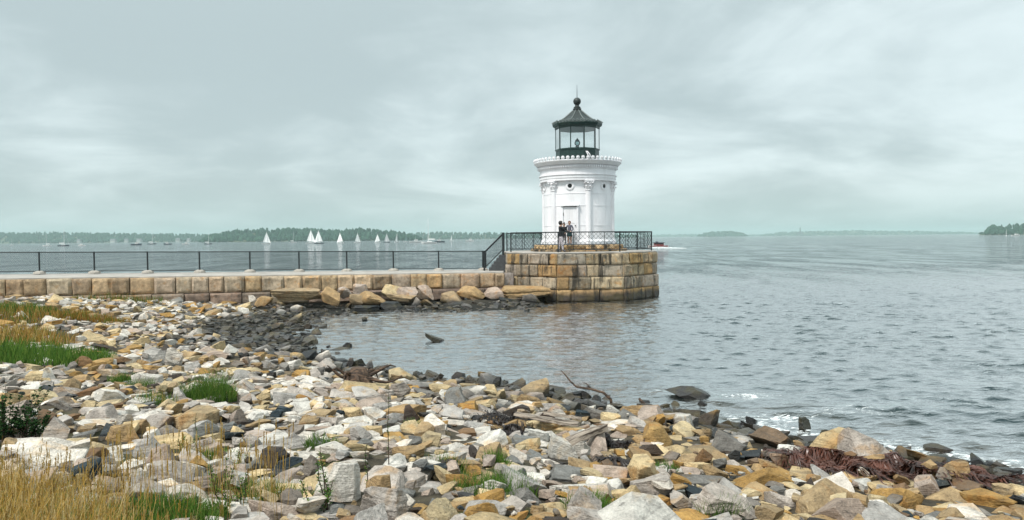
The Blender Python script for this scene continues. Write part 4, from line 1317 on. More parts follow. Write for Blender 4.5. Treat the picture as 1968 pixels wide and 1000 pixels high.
wall_ok = lambda x, y: (np.array([x, y]) - WA[:2]) @ wnrm > .25
cell = 0.5; occ = {}
def near_any(x, y, r):
    ci, cj = int(x // cell), int(y // cell); k = int(r // cell) + 2
    for a in range(ci - k, ci + k + 1):
        for b in range(cj - k, cj + k + 1):
            for (X, Y, Rr) in occ.get((a, b), ()):
                if (X - x) ** 2 + (Y - y) ** 2 < (.80 * (r + Rr)) ** 2: return True
    return False
def mark(x, y, r): occ.setdefault((int(x // cell), int(y // cell)), []).append((x, y, r))
for s_ in STONES: mark(s_['x'], s_['y'], s_['size'] * 1.12)
def scatter(tries, smin, smax, poisson, dmin, dmax, prob_g=0.0, low=0):
    n = 0
    for _ in range(tries):
        # sample evenly over the picture's share of the beach
        y = 3.2 + (36 - 3.2) * rnd.random() ** 1.35
        if not dmin <= y < dmax: continue
        x = rnd.uniform(-.80, .80) * y * 1.0 + rnd.uniform(-1, 1)
        if not (HX0 + 1 < x < HX1 - 1): continue
        r_, c_ = hm_cell(x, y); sdv = SDM[r_, c_]
        if sdv < -1.0 or (sdv < .0 and rnd.random() < .45 + (.4 if x > -6 else 0)) : continue
        if sdv < .6 and smax > .4 and rnd.random() < .6: continue
        if not wall_ok(x, y) or not in_view(x, y, GND[r_, c_]): continue
        if grassy(x, y) and rnd.random() > prob_g + .04: continue
        size = smin + (smax - smin) * rnd.random() ** 2.3
        if ((x + 8.8) / 3.2) ** 2 + ((y - 26.5) / 7) ** 2 < 1: size *= .9
        if poisson:
            if near_any(x, y, size * poisson): continue
            mark(x, y, size * poisson)
        elif low:
            best = None
            for _k in range(low):
                xx, yy = x + rnd.uniform(-.4, .4), y + rnd.uniform(-.4, .4)
                a, b = hm_cell(xx, yy)
                if not (0 <= a < HM.shape[0] and 0 <= b < HM.shape[1]) or not wall_ok(xx, yy): continue
                hgt = HM[a, b] - GND[a, b]
                if best is None or hgt < best[0]: best = (hgt, xx, yy)
            if best is None or best[0] > .22: continue
            x, y = best[1], best[2]
        i = rnd.randrange(len(ROCKS) - (0 if rnd.random() < .35 else 8))
        tl = rnd.gauss(0, 7 if KINDS[i] == 'slab' else 11)
        if rnd.random() < .12: tl *= 2.5
        rot = (R(rnd.gauss(0, 8)), R(tl), rnd.uniform(0, 6.283))
        stv = (1, rnd.uniform(.85, 1.15), rnd.uniform(.7, 1.1))
        z = settle(i, x, y, size, rot, stv, .12 if low else .30, .5 if low else .42)
        if z is None: continue
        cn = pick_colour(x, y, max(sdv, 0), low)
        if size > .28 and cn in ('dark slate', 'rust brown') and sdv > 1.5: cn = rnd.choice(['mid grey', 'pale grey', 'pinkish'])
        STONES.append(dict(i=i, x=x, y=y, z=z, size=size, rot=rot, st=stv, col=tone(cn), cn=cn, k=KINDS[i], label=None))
        n += 1
    return n
import time as _t
_t0 = _t.time()
n1 = scatter(36000, .18, .42, .70, 3.2, 36)
n2 = scatter(42000, .12, .22, .66, 3.2, 36, .05)
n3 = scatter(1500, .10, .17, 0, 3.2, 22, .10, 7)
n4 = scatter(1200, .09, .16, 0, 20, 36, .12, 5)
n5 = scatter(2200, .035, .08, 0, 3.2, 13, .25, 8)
print('stones', n1, n2, n3, n4, n5, len(STONES), round(_t.time() - _t0, 1))

# ---- what shows largest becomes an object, the rest one mass of rubble
def shown(s):
    u, v, d = project((s['x'], s['y'], s['z']))
    if not (-25 < u < W_PX + 25 and v < H_PX + 25) or d < 1: return 0
    hidden = HM[hm_cell(s['x'], s['y'])] - (s['z'] + s['size'] * .45) if HY0 < s['y'] < HY1 - .1 else 0
    return (s['size'] / d) * (0.25 if hidden > .12 else 1.0)
for s in STONES: s['shown'] = 9.0 if s['label'] else shown(s)
order = sorted(STONES, key=lambda s: -s['shown'])
NAMED_N = sum(1 for s in STONES if s['label'])
TOP, REST = order[:300 + 0], order[300:]
LANDMARKS = [('the biggest pale boulder', 1388, 960), ('the broad ochre boulder', 1452, 905), ('the domed yellow boulder', 1715, 945), ('the tall rust-stained block', 1487, 830),
             ('the layered yellow boulder', 1262, 835), ('the driftwood plank', 1040, 815), ('the driftwood log', 1150, 870), ('the bright cream slab', 655, 940), ('the bulky cream boulder', 850, 970),
             ('the black-sided block', 530, 880), ('the pinkish flat slab', 340, 900), ('the large leaning stone', 390, 830), ('the green grass tuft', 405, 750), ('the bare stump', 690, 745),
             ('the leafy shrub', 40, 780), ('the blue-grey slab', 1095, 905), ('the rounded off-white stone', 760, 885), ('the dead branch', 1175, 765), ('the dark pyramid stone', 165, 690),
             ('the black water-edge wedge', 1880, 885)]
ORD = ['nearest', 'second nearest', 'third nearest', 'fourth nearest', 'fifth nearest', 'sixth nearest', 'seventh nearest', 'eighth nearest', 'ninth nearest', 'tenth nearest',
       'eleventh nearest', 'twelfth nearest', 'thirteenth nearest', 'fourteenth nearest', 'fifteenth nearest', 'sixteenth nearest']
SHAPE = {'slab': 'flat slab', 'block': 'angular block', 'wedge': 'wedge-shaped stone', 'round': 'rounded stone'}
buckets = {}
for s in TOP:
    if s['label']: continue
    u, v, d = project((s['x'], s['y'], s['z']))
    nm, lx, ly = min(LANDMARKS, key=lambda L: math.hypot(L[1] - u, (L[2] - v) * 1.3))
    dx, dy = u - lx, (v - ly) * 1.3
    side = ('right of' if dx > 0 else 'left of') if abs(dx) > abs(dy) else ('in front of' if dy > 0 else 'behind')
    buckets.setdefault((s['cn'], s['k'], side, nm), []).append((math.hypot(dx, dy), id(s), s))
for (cn, k, side, nm), lst in buckets.items():
    lst.sort(key=lambda t: t[:2])
    for j, (_, _, s) in enumerate(lst):
        s['label'] = f"{cn} {SHAPE[k]} {side} {nm}" + ('' if len(lst) == 1 else f", {ORD[min(j, 15)]} of its kind")
for s in TOP:
    big = s['size'] / max(1, s['y']) * F_PX * 2 > 75
    o = bpy.data.objects.new(s.get('name', 'stone'), hi_mesh(s['i'], 2 if big else 1)); COL.objects.link(o)
    o.location = (s['x'], s['y'], s['z']); o.rotation_euler = s['rot']
    o.scale = tuple(s['size'] * a for a in s['st']); o.color = s['col']
    tag(o, s['label'], s.get('cat', 'stone'), s.get('group', 'stones of the beach'))
vs, fs, cs, base = [], [], [], 0
for s in REST:
    near = s['shown'] > 0.0105
    b, bf_ = mid_m(s['i']) if near else LOWM[s['i']]
    v = (b * np.array(s['st']) * s['size']) @ euler_m(*s['rot']).T + np.array([s['x'], s['y'], s['z']])
    fs.append(bf_ + base); base += len(v)
    vs.append(v); cs.append(np.repeat(np.array([s['col']], np.float32), len(v), 0))
rub = mesh_np('beach_rubble', np.vstack(vs), np.vstack(fs)); rub.set_sharp_from_angle(angle=R(19))
ca = rub.attributes.new('stone', 'FLOAT_COLOR', 'POINT'); ca.data.foreach_set('color', np.vstack(cs).ravel())
tag(link('beach_rubble', rub, M_rubble), 'smaller stones of the beach between the large ones', 'rubble', kind='stuff')
print('rubble tris', sum(len(f) for f in fs), 'named', NAMED_N)
# ------------------------------------------------------------------ boats
M_hullw = simple('white_hull', (0.60, 0.60, 0.59), 0.4, 0.05, 0.5)
M_hulld = simple('dark_hull', (0.03, 0.04, 0.06), 0.4, 0.1, 0.5)
M_sail = simple('white_sail', (0.86, 0.85, 0.83), 0.8, 0.06, 0.4)
M_sailg = simple('grey_sail', (0.50, 0.51, 0.52), 0.8, 0.1, 0.4)
M_saild = simple('dark_green_sail', (0.10, 0.17, 0.16), 0.8, 0.15, 0.4)
M_mast = simple('pale_spar', (0.6, 0.6, 0.6), 0.4, 0.05)
M_red = simple('dull_red_paint', (0.16, 0.035, 0.035), 0.5, 0.15, 2)
def hull(mb, L, B, H, bow=.35):
    n = 12; V = []
    for i in range(n + 1):
        t = i / n; x = (t - .5) * L
        w = B / 2 * (1 - max(0, (t - (1 - bow)) / bow) ** 2) * (0.72 + .28 * min(1, t / .3))
        sh = H * (1 + .35 * max(0, t - .5) * 2)
        V += [(x, -w, sh), (x, -w * .85, sh * .35), (x, -w * .3, -.4), (x, w * .3, -.4), (x, w * .85, sh * .35), (x, w, sh)]
    F = []
    for i in range(n):
        for k in range(5): F.append((i*6+k, i*6+k+1, (i+1)*6+k+1, (i+1)*6+k))
        F.append((i*6+5, i*6, (i+1)*6, (i+1)*6+5))
    F += [tuple(range(5, -1, -1)), tuple(range(n*6, n*6+6))]
    return mb.add(V, F)
def sail(p_tack, p_clew, p_head, belly, mat, name, parent, n=8):
    a, b, c = Vector(p_tack), Vector(p_clew), Vector(p_head)
    V, F = [], []
    for j in range(n + 1):
        v = j / n
        l = a.lerp(c, v); r = b.lerp(c, v)
        r = r + (b - a).normalized() * .10 * (c - a).length * .5 * math.sin(math.pi * v) * .35
        for i in range(5):
            u = i / 4; p = l.lerp(r, u)
            p.y += belly * math.sin(math.pi * u) * (1 - v * .7)
            V.append(tuple(p))
    for j in range(n):
        for i in range(4): F.append((j*5+i, j*5+i+1, (j+1)*5+i+1, (j+1)*5+i))
    k = len(V)
    V += [(x, y + .03, z) for x, y, z in V]
    F += [tuple(q + k for q in f[::-1]) for f in F]
    return MB().add(V, F).build(name, mat, parent, True)
def sailboat(px, py, dist, mast_px, rz, lab, msail=M_sail, jib=True, hullm=M_hullw, sails=True, group='boats under sail in the bay'):
    b = at_depth(px, py, dist)
    Hm = mast_px / F_PX * dist; L = Hm * .72 if sails else Hm * .62
    e = empty('sailboat', (b[0], dist, 0), rz)
    hull(MB(), L, L * .28, L * .085).build('hull', hullm, e, True, 40)
    MB().box(-L * .18, L * .14, -L * .07, L * .07, L * .085, L * .14).build('cabin', M_hullw, e)
    mx = L * .06
    MB().bar((mx, 0, L * .08), (mx, 0, Hm), Hm * .011, 6, Hm * .006).build('mast', M_mast, e)
    MB().bar((mx, 0, Hm * .15), (mx - L * .44, 0, Hm * .15), Hm * .009, 6).build('boom', M_mast, e)
    if sails:
        sail((mx - .05 * 1, 0, Hm * .16), (mx - L * .42, 0, Hm * .17), (mx - .05, 0, Hm * .98), L * .05, msail, 'mainsail', e)
        if jib: sail((L * .46, 0, L * .12), (mx + L * .02, 0, Hm * .13), (mx + .1, 0, Hm * .88), L * .06, msail, 'jib', e)
    else:
        MB().bar((mx - .2, 0, Hm * .17), (mx - L * .42, 0, Hm * .165), Hm * .016, 8).build('furled_sail', M_sail, e)
        MB().bar((mx, 0, Hm * .97), (L * .49, 0, L * .11), Hm * .003, 4).build('forestay', M_mast, e)
    return tag(e, lab, 'sailboat', group)
SB = [(512, 466, 640, 26, 25, 'white sailboat furthest left under sail before the wooded hill', M_sail, True),
      (597, 466, 690, 29, 10, 'taller white sailboat, left one of the overlapping pair', M_sail, True),
      (613, 466, 620, 28, 200, 'broad white sailboat, right one of the overlapping pair', M_sail, True),
      (654, 466, 660, 22, 165, 'white sailboat alone just right of the overlapping pair', M_sail, True),
      (687, 465, 700, 21, 40, 'white sailboat with a shaded jib, right of the lone one', M_sail, True),
      (726, 465, 720, 18, 200, 'small white sailboat left of the grey-sailed boat', M_sail, True),
      (743, 465, 720, 19, 15, 'sailboat with dull grey sails', M_sailg, True),
      (763, 465, 740, 19, 55, 'narrow white sailboat between the grey and the dark green sails', M_sail, False),
      (780, 464, 800, 15, 30, 'sailboat with small dark green sails', M_saild, True),
      (868, 463, 900, 13, 40, 'tiny white sailboat furthest right before the stair', M_sail, False)]
for px, py, d, mh, rz, lab, ms, jb in SB: sailboat(px, py, d, mh * .93, R(rz), lab, ms, jb, M_hulld if px in (613, 743) else M_hullw)
sailboat(1934, 446, 900, 13, R(60), 'tiny white sailboat before the dark island at right', M_sail, False)
for px, d, mh, rz, lab, hm_ in ((400, 700, 24, 10, 'moored two-sparred boat left of the wooded hill', M_hulld), (825, 520, 48, 185, 'white yacht with the tallest bare mast, moored left of the stair', M_hullw),
                           (90, 640, 24, 190, 'moored yacht with a bright bare mast behind the first fence post', M_hullw), (122, 600, 34, 5, 'moored boat with a thin bare mast and wide dark hull', M_hulld),
                           (22, 900, 13, 70, 'small moored boat with a short white mast, leftmost of all', M_hullw), (563, 900, 22, 30, 'moored boat with a thin mast before the hill, left of the pair', M_hullw),
                           (292, 800, 26, 10, 'moored boat with a faint mast left of the two-sparred one', M_hulld)):
    sailboat(px, 466, d, mh, R(rz), lab, hullm=hm_, sails=False, group='boats moored in the bay')
def motorboat(px, d, L, rz, lab, hm_=M_hullw, cab=M_hullw):
    b = at_depth(px, 460, d)
    e = empty('motorboat', (b[0], d, 0), R(rz))
    hull(MB(), L, L * .33, L * .12).build('hull', hm_, e, True, 40)
    MB().box(-L * .08, L * .2, -L * .1, L * .1, L * .12, L * .26).build('cabin', cab, e)
    MB().box(-L * .05, L * .17, -L * .102, L * .102, L * .19, L * .23).build('window_band', M_hole, e)
    MB().box(-L * .1, L * .22, -L * .11, L * .11, L * .262, L * .28).build('cabin_roof', cab, e)
    MB().bar((L * .02, 0, L * .28), (L * .02, 0, L * .42), L * .008, 5).build('antenna', M_mast, e)
    return tag(e, lab, 'motorboat', 'small motorboats in the bay')
for a in ((157, 620, 6, 175, 'white motorboat right of the wide dark hull', M_hullw),
          (262, 640, 9, 0, 'long low dark motorboat left of the faint mast', M_hulld), 
          (322, 700, 8, 175, 'low dark motorboat between the faint mast and the two-sparred boat', M_hulld), (357, 720, 7, 0, 'pale low motorboat left of the two-sparred boat', M_hullw),
          (798, 640, 10, 10, 'small white motorboat left of the tall-masted yacht', M_hullw), (845, 650, 9, 190, 'dark small motorboat right of the tall-masted yacht', M_hulld), (903, 800, 9, 0, 'pale motorboat just left of the stair railing', M_hullw),
          (1952, 900, 10, 0, 'small motorboat at the right edge before the dark island', M_hullw)):
    motorboat(a[0], a[1], a[2], a[3], a[4], a[5])
# the tour boat passing behind the pier, with its wake
b = at_depth(1265, 474, 205)
tb = empty('excursion_boat', (b[0], 205, 0), R(176))
hull(MB(), 5.6, 1.9, .75).build('hull', M_hullw, tb, True, 40)
MB().box(-2.6, 2.3, -.96, .96, .50, .78).build('rub_band', M_red, tb)
MB().box(-1.4, 1.2, -.75, .75, .78, 1.55).build('cabin', M_red, tb)
MB().box(-1.35, 1.1, -.77, .77, 1.15, 1.45).build('window_band', M_hole, tb)
MB().box(-1.7, 1.5, -.85, .85, 1.56, 1.68).build('canopy', M_hulld, tb)
for x in (-1.6, 1.4):
    for y in (-.7, .7): MB().bar((x, y, .7), (x, y, 1.58), .04, 5).build('stanchion', M_mast, tb)
MB().bar((.5, 0, 1.68), (.5, 0, 2.25), .03, 5).build('antenna', M_hulld, tb)
MB().box(.0, .7, -.3, .3, 1.69, 1.92).build('wheelhouse', M_hulld, tb)
tag(tb, 'red and white excursion boat passing just beyond the pier', 'boat')
M_foamw = NT('wake_foam'); 
_p = M_foamw.pos(); _n = M_foamw.noise(_p, 2.2, 6, .7); M_foamw.bsdf(M_foamw.mix(M_foamw.rng(_n, .4, .6), (.35, .42, .42), (.8, .82, .82)), .8)
wv_, wf_ = [], []
rw = np.random.RandomState(3)
for side in (-1, 1):
    base_ = len(wv_)
    for i in range(14):
        t = i / 13; x = -2.0 + 9.5 * t; yy = side * (.9 + t * 1.6); wd = .28 + .5 * math.sin(math.pi * t) + rw.rand() * .15
        hgt = .38 * (1 - t) ** .7 * (0.7 + .5 * rw.rand()) + .05
        wv_ += [(x, yy - wd, .02), (x, yy, hgt), (x, yy + wd, .02)]
    for i in range(13):
        q = base_ + i * 3
        wf_ += [(q, q+3, q+4, q+1), (q+1, q+4, q+5, q+2)]
wk = MB().add(wv_, wf_).build('wake', M_foamw.m, None, True); wk.location = (b[0], 205, 0)
tag(wk, 'white wake trailing right of the excursion boat', 'wake', kind='stuff')

# ------------------------------------------------------------------ people at the foot of the tower
M_skin = simple('skin', (0.42, 0.25, 0.18), 0.55, 0.08, 20)
M_blackjk = simple('black_jacket', (0.010, 0.012, 0.015), 0.8, 0.3, 20)
M_greyjk = simple('grey_jacket', (0.10, 0.10, 0.13), 0.8, 0.3, 20)
M_palepants = simple('pale_patterned_leggings', (0.48, 0.44, 0.47), 0.8, 0.5, 30)
M_teal = simple('dark_teal_skirt', (0.012, 0.045, 0.05), 0.8, 0.3, 20)
M_dkpants = simple('dark_trousers', (0.02, 0.018, 0.022), 0.8, 0.2, 20)
M_auburn = simple('auburn_hair', (0.12, 0.04, 0.018), 0.6, 0.3, 40)
M_darkhair = simple('dark_hair', (0.012, 0.010, 0.010), 0.6, 0.2, 40)
M_shoe = simple('dark_shoe', (0.02, 0.02, 0.022), 0.6, 0.2, 20)
def skin_body(name, J, E, mats, pick, parent):
    me = bpy.data.meshes.new(name)
    keys = list(J)
    me.from_pydata([J[k][:3] for k in keys], [], [])
    me.edges.add(len(E))
    for e_, (a, c) in zip(me.edges, E): e_.vertices = (keys.index(a), keys.index(c))
    me.update()
    o = bpy.data.objects.new(name, me); COL.objects.link(o)
    o.modifiers.new('skin', 'SKIN'); 
    if not me.skin_vertices: me.skin_vertices.new()
    for i, k in enumerate(keys):
        r_ = J[k][3]; sv = me.skin_vertices[0].data[i]
        sv.radius = r_ if isinstance(r_, tuple) else (r_, r_); sv.use_root = (k == 'pelvis')
    sb = o.modifiers.new('sub', 'SUBSURF'); sb.levels = 2; sb.render_levels = 2
    dg = bpy.context.evaluated_depsgraph_get()
    m2 = bpy.data.meshes.new_from_object(o.evaluated_get(dg))
    bpy.data.objects.remove(o)
    m2.materials.clear()
    for m in mats: m2.materials.append(m)
    for p in m2.polygons: p.material_index = pick(p.center); p.use_smooth = True
    return link(name, m2, None, parent)
def person(h, loc, rz, lab, mats, hair, arms, legs_bare=False, skirt=None, hood=False, stride=0.0, group='people by the lighthouse door'):
    """h: height; mats = (top, legs); arms: (l elbow, l hand, r elbow, r hand) offsets in units of h from the shoulder"""
    e = empty('person', loc, rz)
    s = h
    J = {'pelvis': (0, 0, .52 * s, (.088 * s, .066 * s)), 'waist': (0, 0, .61 * s, (.078 * s, .058 * s)), 'chest': (0, .005 * s, .73 * s, (.096 * s, .066 * s)), 'neck0': (0, .005 * s, .815 * s, (.05 * s, .045 * s)),
         'neck': (0, -.002 * s, .85 * s, .033 * s), 'head0': (0, -.012 * s, .885 * s, (.046 * s, .05 * s)), 'head1': (0, -.012 * s, .94 * s, (.054 * s, .06 * s)), 'head2': (0, -.006 * s, .98 * s, (.036 * s, .042 * s))}
    E = [('pelvis', 'waist'), ('waist', 'chest'), ('chest', 'neck0'), ('neck0', 'neck'), ('neck', 'head0'), ('head0', 'head1'), ('head1', 'head2')]
    for sd_, q in ((-1, 'l'), (1, 'r')):
        el, ha = arms[0 if q == 'l' else 2], arms[1 if q == 'l' else 3]
        S_ = (sd_ * .105 * s, .005 * s, .80 * s)
        J[q + 'sh'] = S_ + (.045 * s,)
        J[q + 'el'] = tuple(S_[i] + el[i] * s for i in range(3)) + (.034 * s,)
        J[q + 'wr'] = tuple(S_[i] + ha[i] * s for i in range(3)) + (.024 * s,)
        d = Vector(ha) - Vector(el); d.normalize()
        J[q + 'pa'] = tuple(J[q + 'wr'][i] + d[i] * .035 * s for i in range(3)) + ((.022 * s, .014 * s),)
        E += [('neck0', q + 'sh'), (q + 'sh', q + 'el'), (q + 'el', q + 'wr'), (q + 'wr', q + 'pa')]
        side = d.cross(Vector((0, 0, 1))); side = side.normalized() if side.length > .1 else Vector((1, 0, 0))
        for fi in range(5):
            off = (fi - 1.5) * .0105 * s; ln = [.040, .050, .053, .048, .036][fi] * s
            if fi == 4: off = -.032 * s; ln = .034 * s
            a_ = Vector(J[q + 'pa'][:3]) + side * off + (d * .016 * s if fi < 4 else Vector((0, 0, 0)))
            b_ = a_ + d * ln + Vector((0, 0, -.3 * ln))
            if fi == 4: b_ = a_ + d * ln * .6 - side * ln * .5
            J[q + 'f%d' % fi] = tuple(a_) + (.0062 * s,); J[q + 'g%d' % fi] = tuple(b_) + (.005 * s,)
            E += [(q + 'pa', q + 'f%d' % fi), (q + 'f%d' % fi, q + 'g%d' % fi)]
        st_ = stride * sd_ * s
        J[q + 'hip'] = (sd_ * .052 * s, 0, .48 * s, .062 * s); J[q + 'kn'] = (sd_ * .056 * s, st_ * .5 - .006 * s, .275 * s, .043 * s)
        J[q + 'an'] = (sd_ * .058 * s, st_ + .006 * s, .055 * s, .029 * s); J[q + 'to'] = (sd_ * .064 * s, st_ - .085 * s, .022 * s, (.026 * s, .02 * s))
        E += [('pelvis', q + 'hip'), (q + 'hip', q + 'kn'), (q + 'kn', q + 'an'), (q + 'an', q + 'to')]
    hands = [Vector(J[q + 'wr'][:3]) for q in 'lr']
    def pick(c):
        if c.z > .84 * s: return 2
        for q in 'lr':
            w_, p_ = Vector(J[q + 'wr'][:3]), Vector(J[q + 'g2'][:3]); d_ = p_ - w_; t_ = (c - w_).dot(d_) / d_.length_squared
            if t_ > .02 and (c - (w_ + d_ * min(t_, 1))).length < .03 * s: return 2
        if c.z < .045 * s: return 3
        if c.z < .50 * s and abs(c.x) < .13 * s: return 1
        return 0
    skin_body('body', J, E, (mats[0], M_skin if legs_bare else mats[1], M_skin, M_shoe), pick, e)
    # hair or hood: a shell over the crown and the back of the head
    bv, bf = ICO[3]
    v = bv * np.array([.066, .072, .074]) * s * (1 + .06 * vnoise(bv * 4, 3)[:, None])
    keep = lambda p: not (p[1] < -.028 * s and p[2] < .035 * s)
    v = np.array([p if keep(p) else (p[0] * .72, max(p[1], -.040 * s), p[2]) for p in v])
    v += np.array([0, .002 * s, .945 * s])
    link('hood' if hood else 'hair', mesh_np('hair', v, bf), hair, e)
    fm = MB()                                                     # nose, eyes and mouth
    fm.add([(0, -.083 * s, .912 * s), (-.010 * s, -.066 * s, .905 * s), (.010 * s, -.066 * s, .905 * s), (0, -.064 * s, .945 * s)], [(0, 1, 3), (0, 3, 2), (0, 2, 1), (1, 2, 3)])
    fm.build('nose', M_skin, e)
    for x in (-.02, .02):
        o = MB().lathe([(.0075 * s, -.002), (.006 * s, .004), (.001, .006)], 8).build('eye', M_darkhair, e); o.location = (x * s, -.066 * s, .937 * s); o.rotation_euler = (R(90), 0, 0)
    MB().box(-.015 * s, .015 * s, -.069 * s, -.06 * s, .888 * s, .893 * s).build('mouth', M_darkhair, e)
    if skirt:
        MB().lathe([(.125 * s, .34 * s), (.115 * s, .42 * s), (.105 * s, .52 * s), (.092 * s, .58 * s)], 20).build('skirt', skirt, e, True)
    return tag(e, lab, 'person', group)
fx = lambda px, y: (px - W_PX / 2) / F_PX * y
y1 = CY - 3.15; yk = CY - 2.27
person(1.62, (fx(1078, y1), y1, DECKZ), R(105), 'person in a black hooded jacket and pale leggings reaching out to the children', (M_blackjk, M_palepants), M_darkhair,
       ((.02, -.12, -.13), (-.02, -.27, -.14), (-.02, -.11, -.14), (0, -.26, -.12)), hood=True, stride=.06)
person(1.13, (fx(1084.5, yk), yk, DECKZ + PLZ + .04), R(-30), 'small child in dark clothes with a topknot between the two others', (M_blackjk, M_dkpants), M_darkhair,
       ((-.05, -.02, -.16), (-.02, -.12, -.22), (.05, -.02, -.16), (.04, -.12, -.22)))
MB().lathe([(.004, 0), (.03, .012), (.035, .035), (.02, .06), (.004, .066)], 10).build('topknot', M_darkhair, bpy.data.objects['person.001'], True)
bpy.data.objects['topknot'].location = (0, .02, 1.13 * 1.0)
person(1.24, (fx(1095, yk), yk, DECKZ + PLZ + .04), R(-12), 'auburn-haired child in a grey jacket and dark teal skirt with hands joined', (M_greyjk, M_greyjk), M_auburn,
       ((-.06, -.01, -.16), (.05, -.10, -.23), (.06, -.01, -.16), (-.03, -.10, -.23)), legs_bare=True, skirt=M_teal)
# ------------------------------------------------------------------ grass and plants
class Blades:
    def __init__(self): self.v, self.f, self.c = [], [], []; self.n = 0
    def blade(self, x, y, z, h, w, lean, ang, col, seg=3, tipw=.15, curl=1.6, tip=None):
        dx, dy = math.cos(ang), math.sin(ang); sx, sy = -dy, dx
        t0 = rnd.uniform(-.9, .9); sx, sy = math.cos(t0 + math.pi * (dx > 9)), math.sin(t0)
        for i in range(seg + 1):
            t = i / seg; o = lean * h * t ** curl; ww = w * (1 - (1 - tipw) * t)
            cx_, cy_, cz_ = x + dx * o, y + dy * o, z + h * t * (1 - .18 * lean * t)
            self.v += [(cx_ - sx * ww, cy_ - sy * ww, cz_), (cx_ + sx * ww, cy_ + sy * ww, cz_)]
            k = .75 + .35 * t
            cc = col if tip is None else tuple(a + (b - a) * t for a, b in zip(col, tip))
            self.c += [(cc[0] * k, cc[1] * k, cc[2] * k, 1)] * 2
        for i in range(seg):
            q = self.n + 2 * i; self.f.append((q, q + 1, q + 3, q + 2))
        self.n += 2 * (seg + 1)
        return x + dx * lean * h, y + dy * lean * h, z + h * (1 - .18 * lean)
    def head(self, x, y, z, L, w, col, ang):
        for k in range(5):
            a = ang + rnd.uniform(-1, 1); o = L * (k / 5)
            zz = z - o; ll = L * .34; 
            p = (x, y, zz); q = (x + math.cos(a) * w * 2.2, y + math.sin(a) * w * 2.2, zz + ll)
            s = (-math.sin(a) * w * .6, math.cos(a) * w * .6)
            self.v += [(p[0] - s[0], p[1] - s[1], p[2]), (p[0] + s[0], p[1] + s[1], p[2]), q, (p[0], p[1], p[2] + ll * 1.1)]
            self.c += [col + (1,)] * 4
            self.f += [(self.n, self.n + 1, self.n + 2, self.n + 3)]
            self.n += 4
    def build(self, name, parent=None):
        me = mesh_np(name, self.v, self.f, True)
        a = me.attributes.new('tone', 'FLOAT_COLOR', 'POINT'); a.data.foreach_set('color', np.array(self.c, np.float32).ravel())
        return link(name, me, M_grass, parent)
def hm_top(x, y):
    a, b = hm_cell(x, y)
    return float(HM[a, b]) if 0 <= a < HM.shape[0] and 0 <= b < HM.shape[1] else gz(x, y)
GOLD = [(0.40, 0.25, 0.07), (0.50, 0.34, 0.12), (0.30, 0.19, 0.06), (0.54, 0.41, 0.19), (0.44, 0.27, 0.06)]
GREEN = [(0.07, 0.15, 0.025), (0.10, 0.19, 0.035), (0.05, 0.11, 0.02), (0.13, 0.20, 0.04)]
ORNG = [(0.28, 0.14, 0.03), (0.34, 0.19, 0.05), (0.22, 0.12, 0.03)]
# tall dry grass on the bank by the camera
g = Blades()
def grass_line(px):                 # height of the grass tops in the picture
    return float(np.interp(px, [-100, 0, 60, 150, 210, 280, 350, 430, 520], [815, 830, 852, 868, 895, 935, 960, 985, 1000]))
for _ in range(24000):
    y = rnd.uniform(2.7, 6.0); u = -140 + 700 * rnd.random() ** 1.5
    x = (u - W_PX / 2) / F_PX * y
    z = gz(x, y) - .02
    tz = at_depth(u, grass_line(u) + rnd.uniform(-10, 60) + 120 * rnd.random() ** 2, y)[2]
    h = min(tz - z, .72) * rnd.uniform(.6, 1.02)
    if h < .12: continue
    dens = np.clip((400 - u) / 230, .05, 1)
    if rnd.random() > dens: continue
    gold = rnd.random() < (.34 if u < 190 or u > 360 else .2)
    ang = rnd.uniform(0, 6.28)
    if gold:
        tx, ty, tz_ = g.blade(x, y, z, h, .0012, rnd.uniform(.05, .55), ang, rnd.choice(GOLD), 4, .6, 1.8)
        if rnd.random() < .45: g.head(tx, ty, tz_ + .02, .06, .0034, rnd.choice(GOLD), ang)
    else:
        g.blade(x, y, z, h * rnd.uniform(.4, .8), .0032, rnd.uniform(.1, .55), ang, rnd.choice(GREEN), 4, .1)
tag(g.build('tall_grass'), 'tall dry golden grass with green blades at lower left', 'grass', kind='stuff')
# meadow strips along the left edge and among the far stones
def grass_patch(name, lab, cx_, cy_, rx, ry, n, h0, h1, pal, w=.006, lean=.4, cat='grass', stuff=True, group=None, tip=None):
    g = Blades()
    for _ in range(n):
        a = rnd.uniform(0, 6.28); r_ = math.sqrt(rnd.random())
        x, y = cx_ + math.cos(a) * r_ * rx, cy_ + math.sin(a) * r_ * ry
        if stuff and vnoise(np.array([[x * 1.3, y * 1.3, 2.2]]), 8)[0] < -.35: continue
        e_ = 1 - .5 * r_ ** 2
        lift = 0 if stuff else max(0, hm_top(x, y) - gz(x, y))
        if lift > .22: continue
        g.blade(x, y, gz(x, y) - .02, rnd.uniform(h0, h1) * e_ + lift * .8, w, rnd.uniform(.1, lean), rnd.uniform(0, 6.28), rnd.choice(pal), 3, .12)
    if stuff: return tag(g.build(name), lab, cat, kind='stuff')
    e_ = empty(name, (0, 0, 0))
    tag(g.build('blades', e_), kind='stuff')
    return tag(e_, lab, cat, group)
def patch_px(px, py): p = on_ground(px, py); return p[0], p[1]
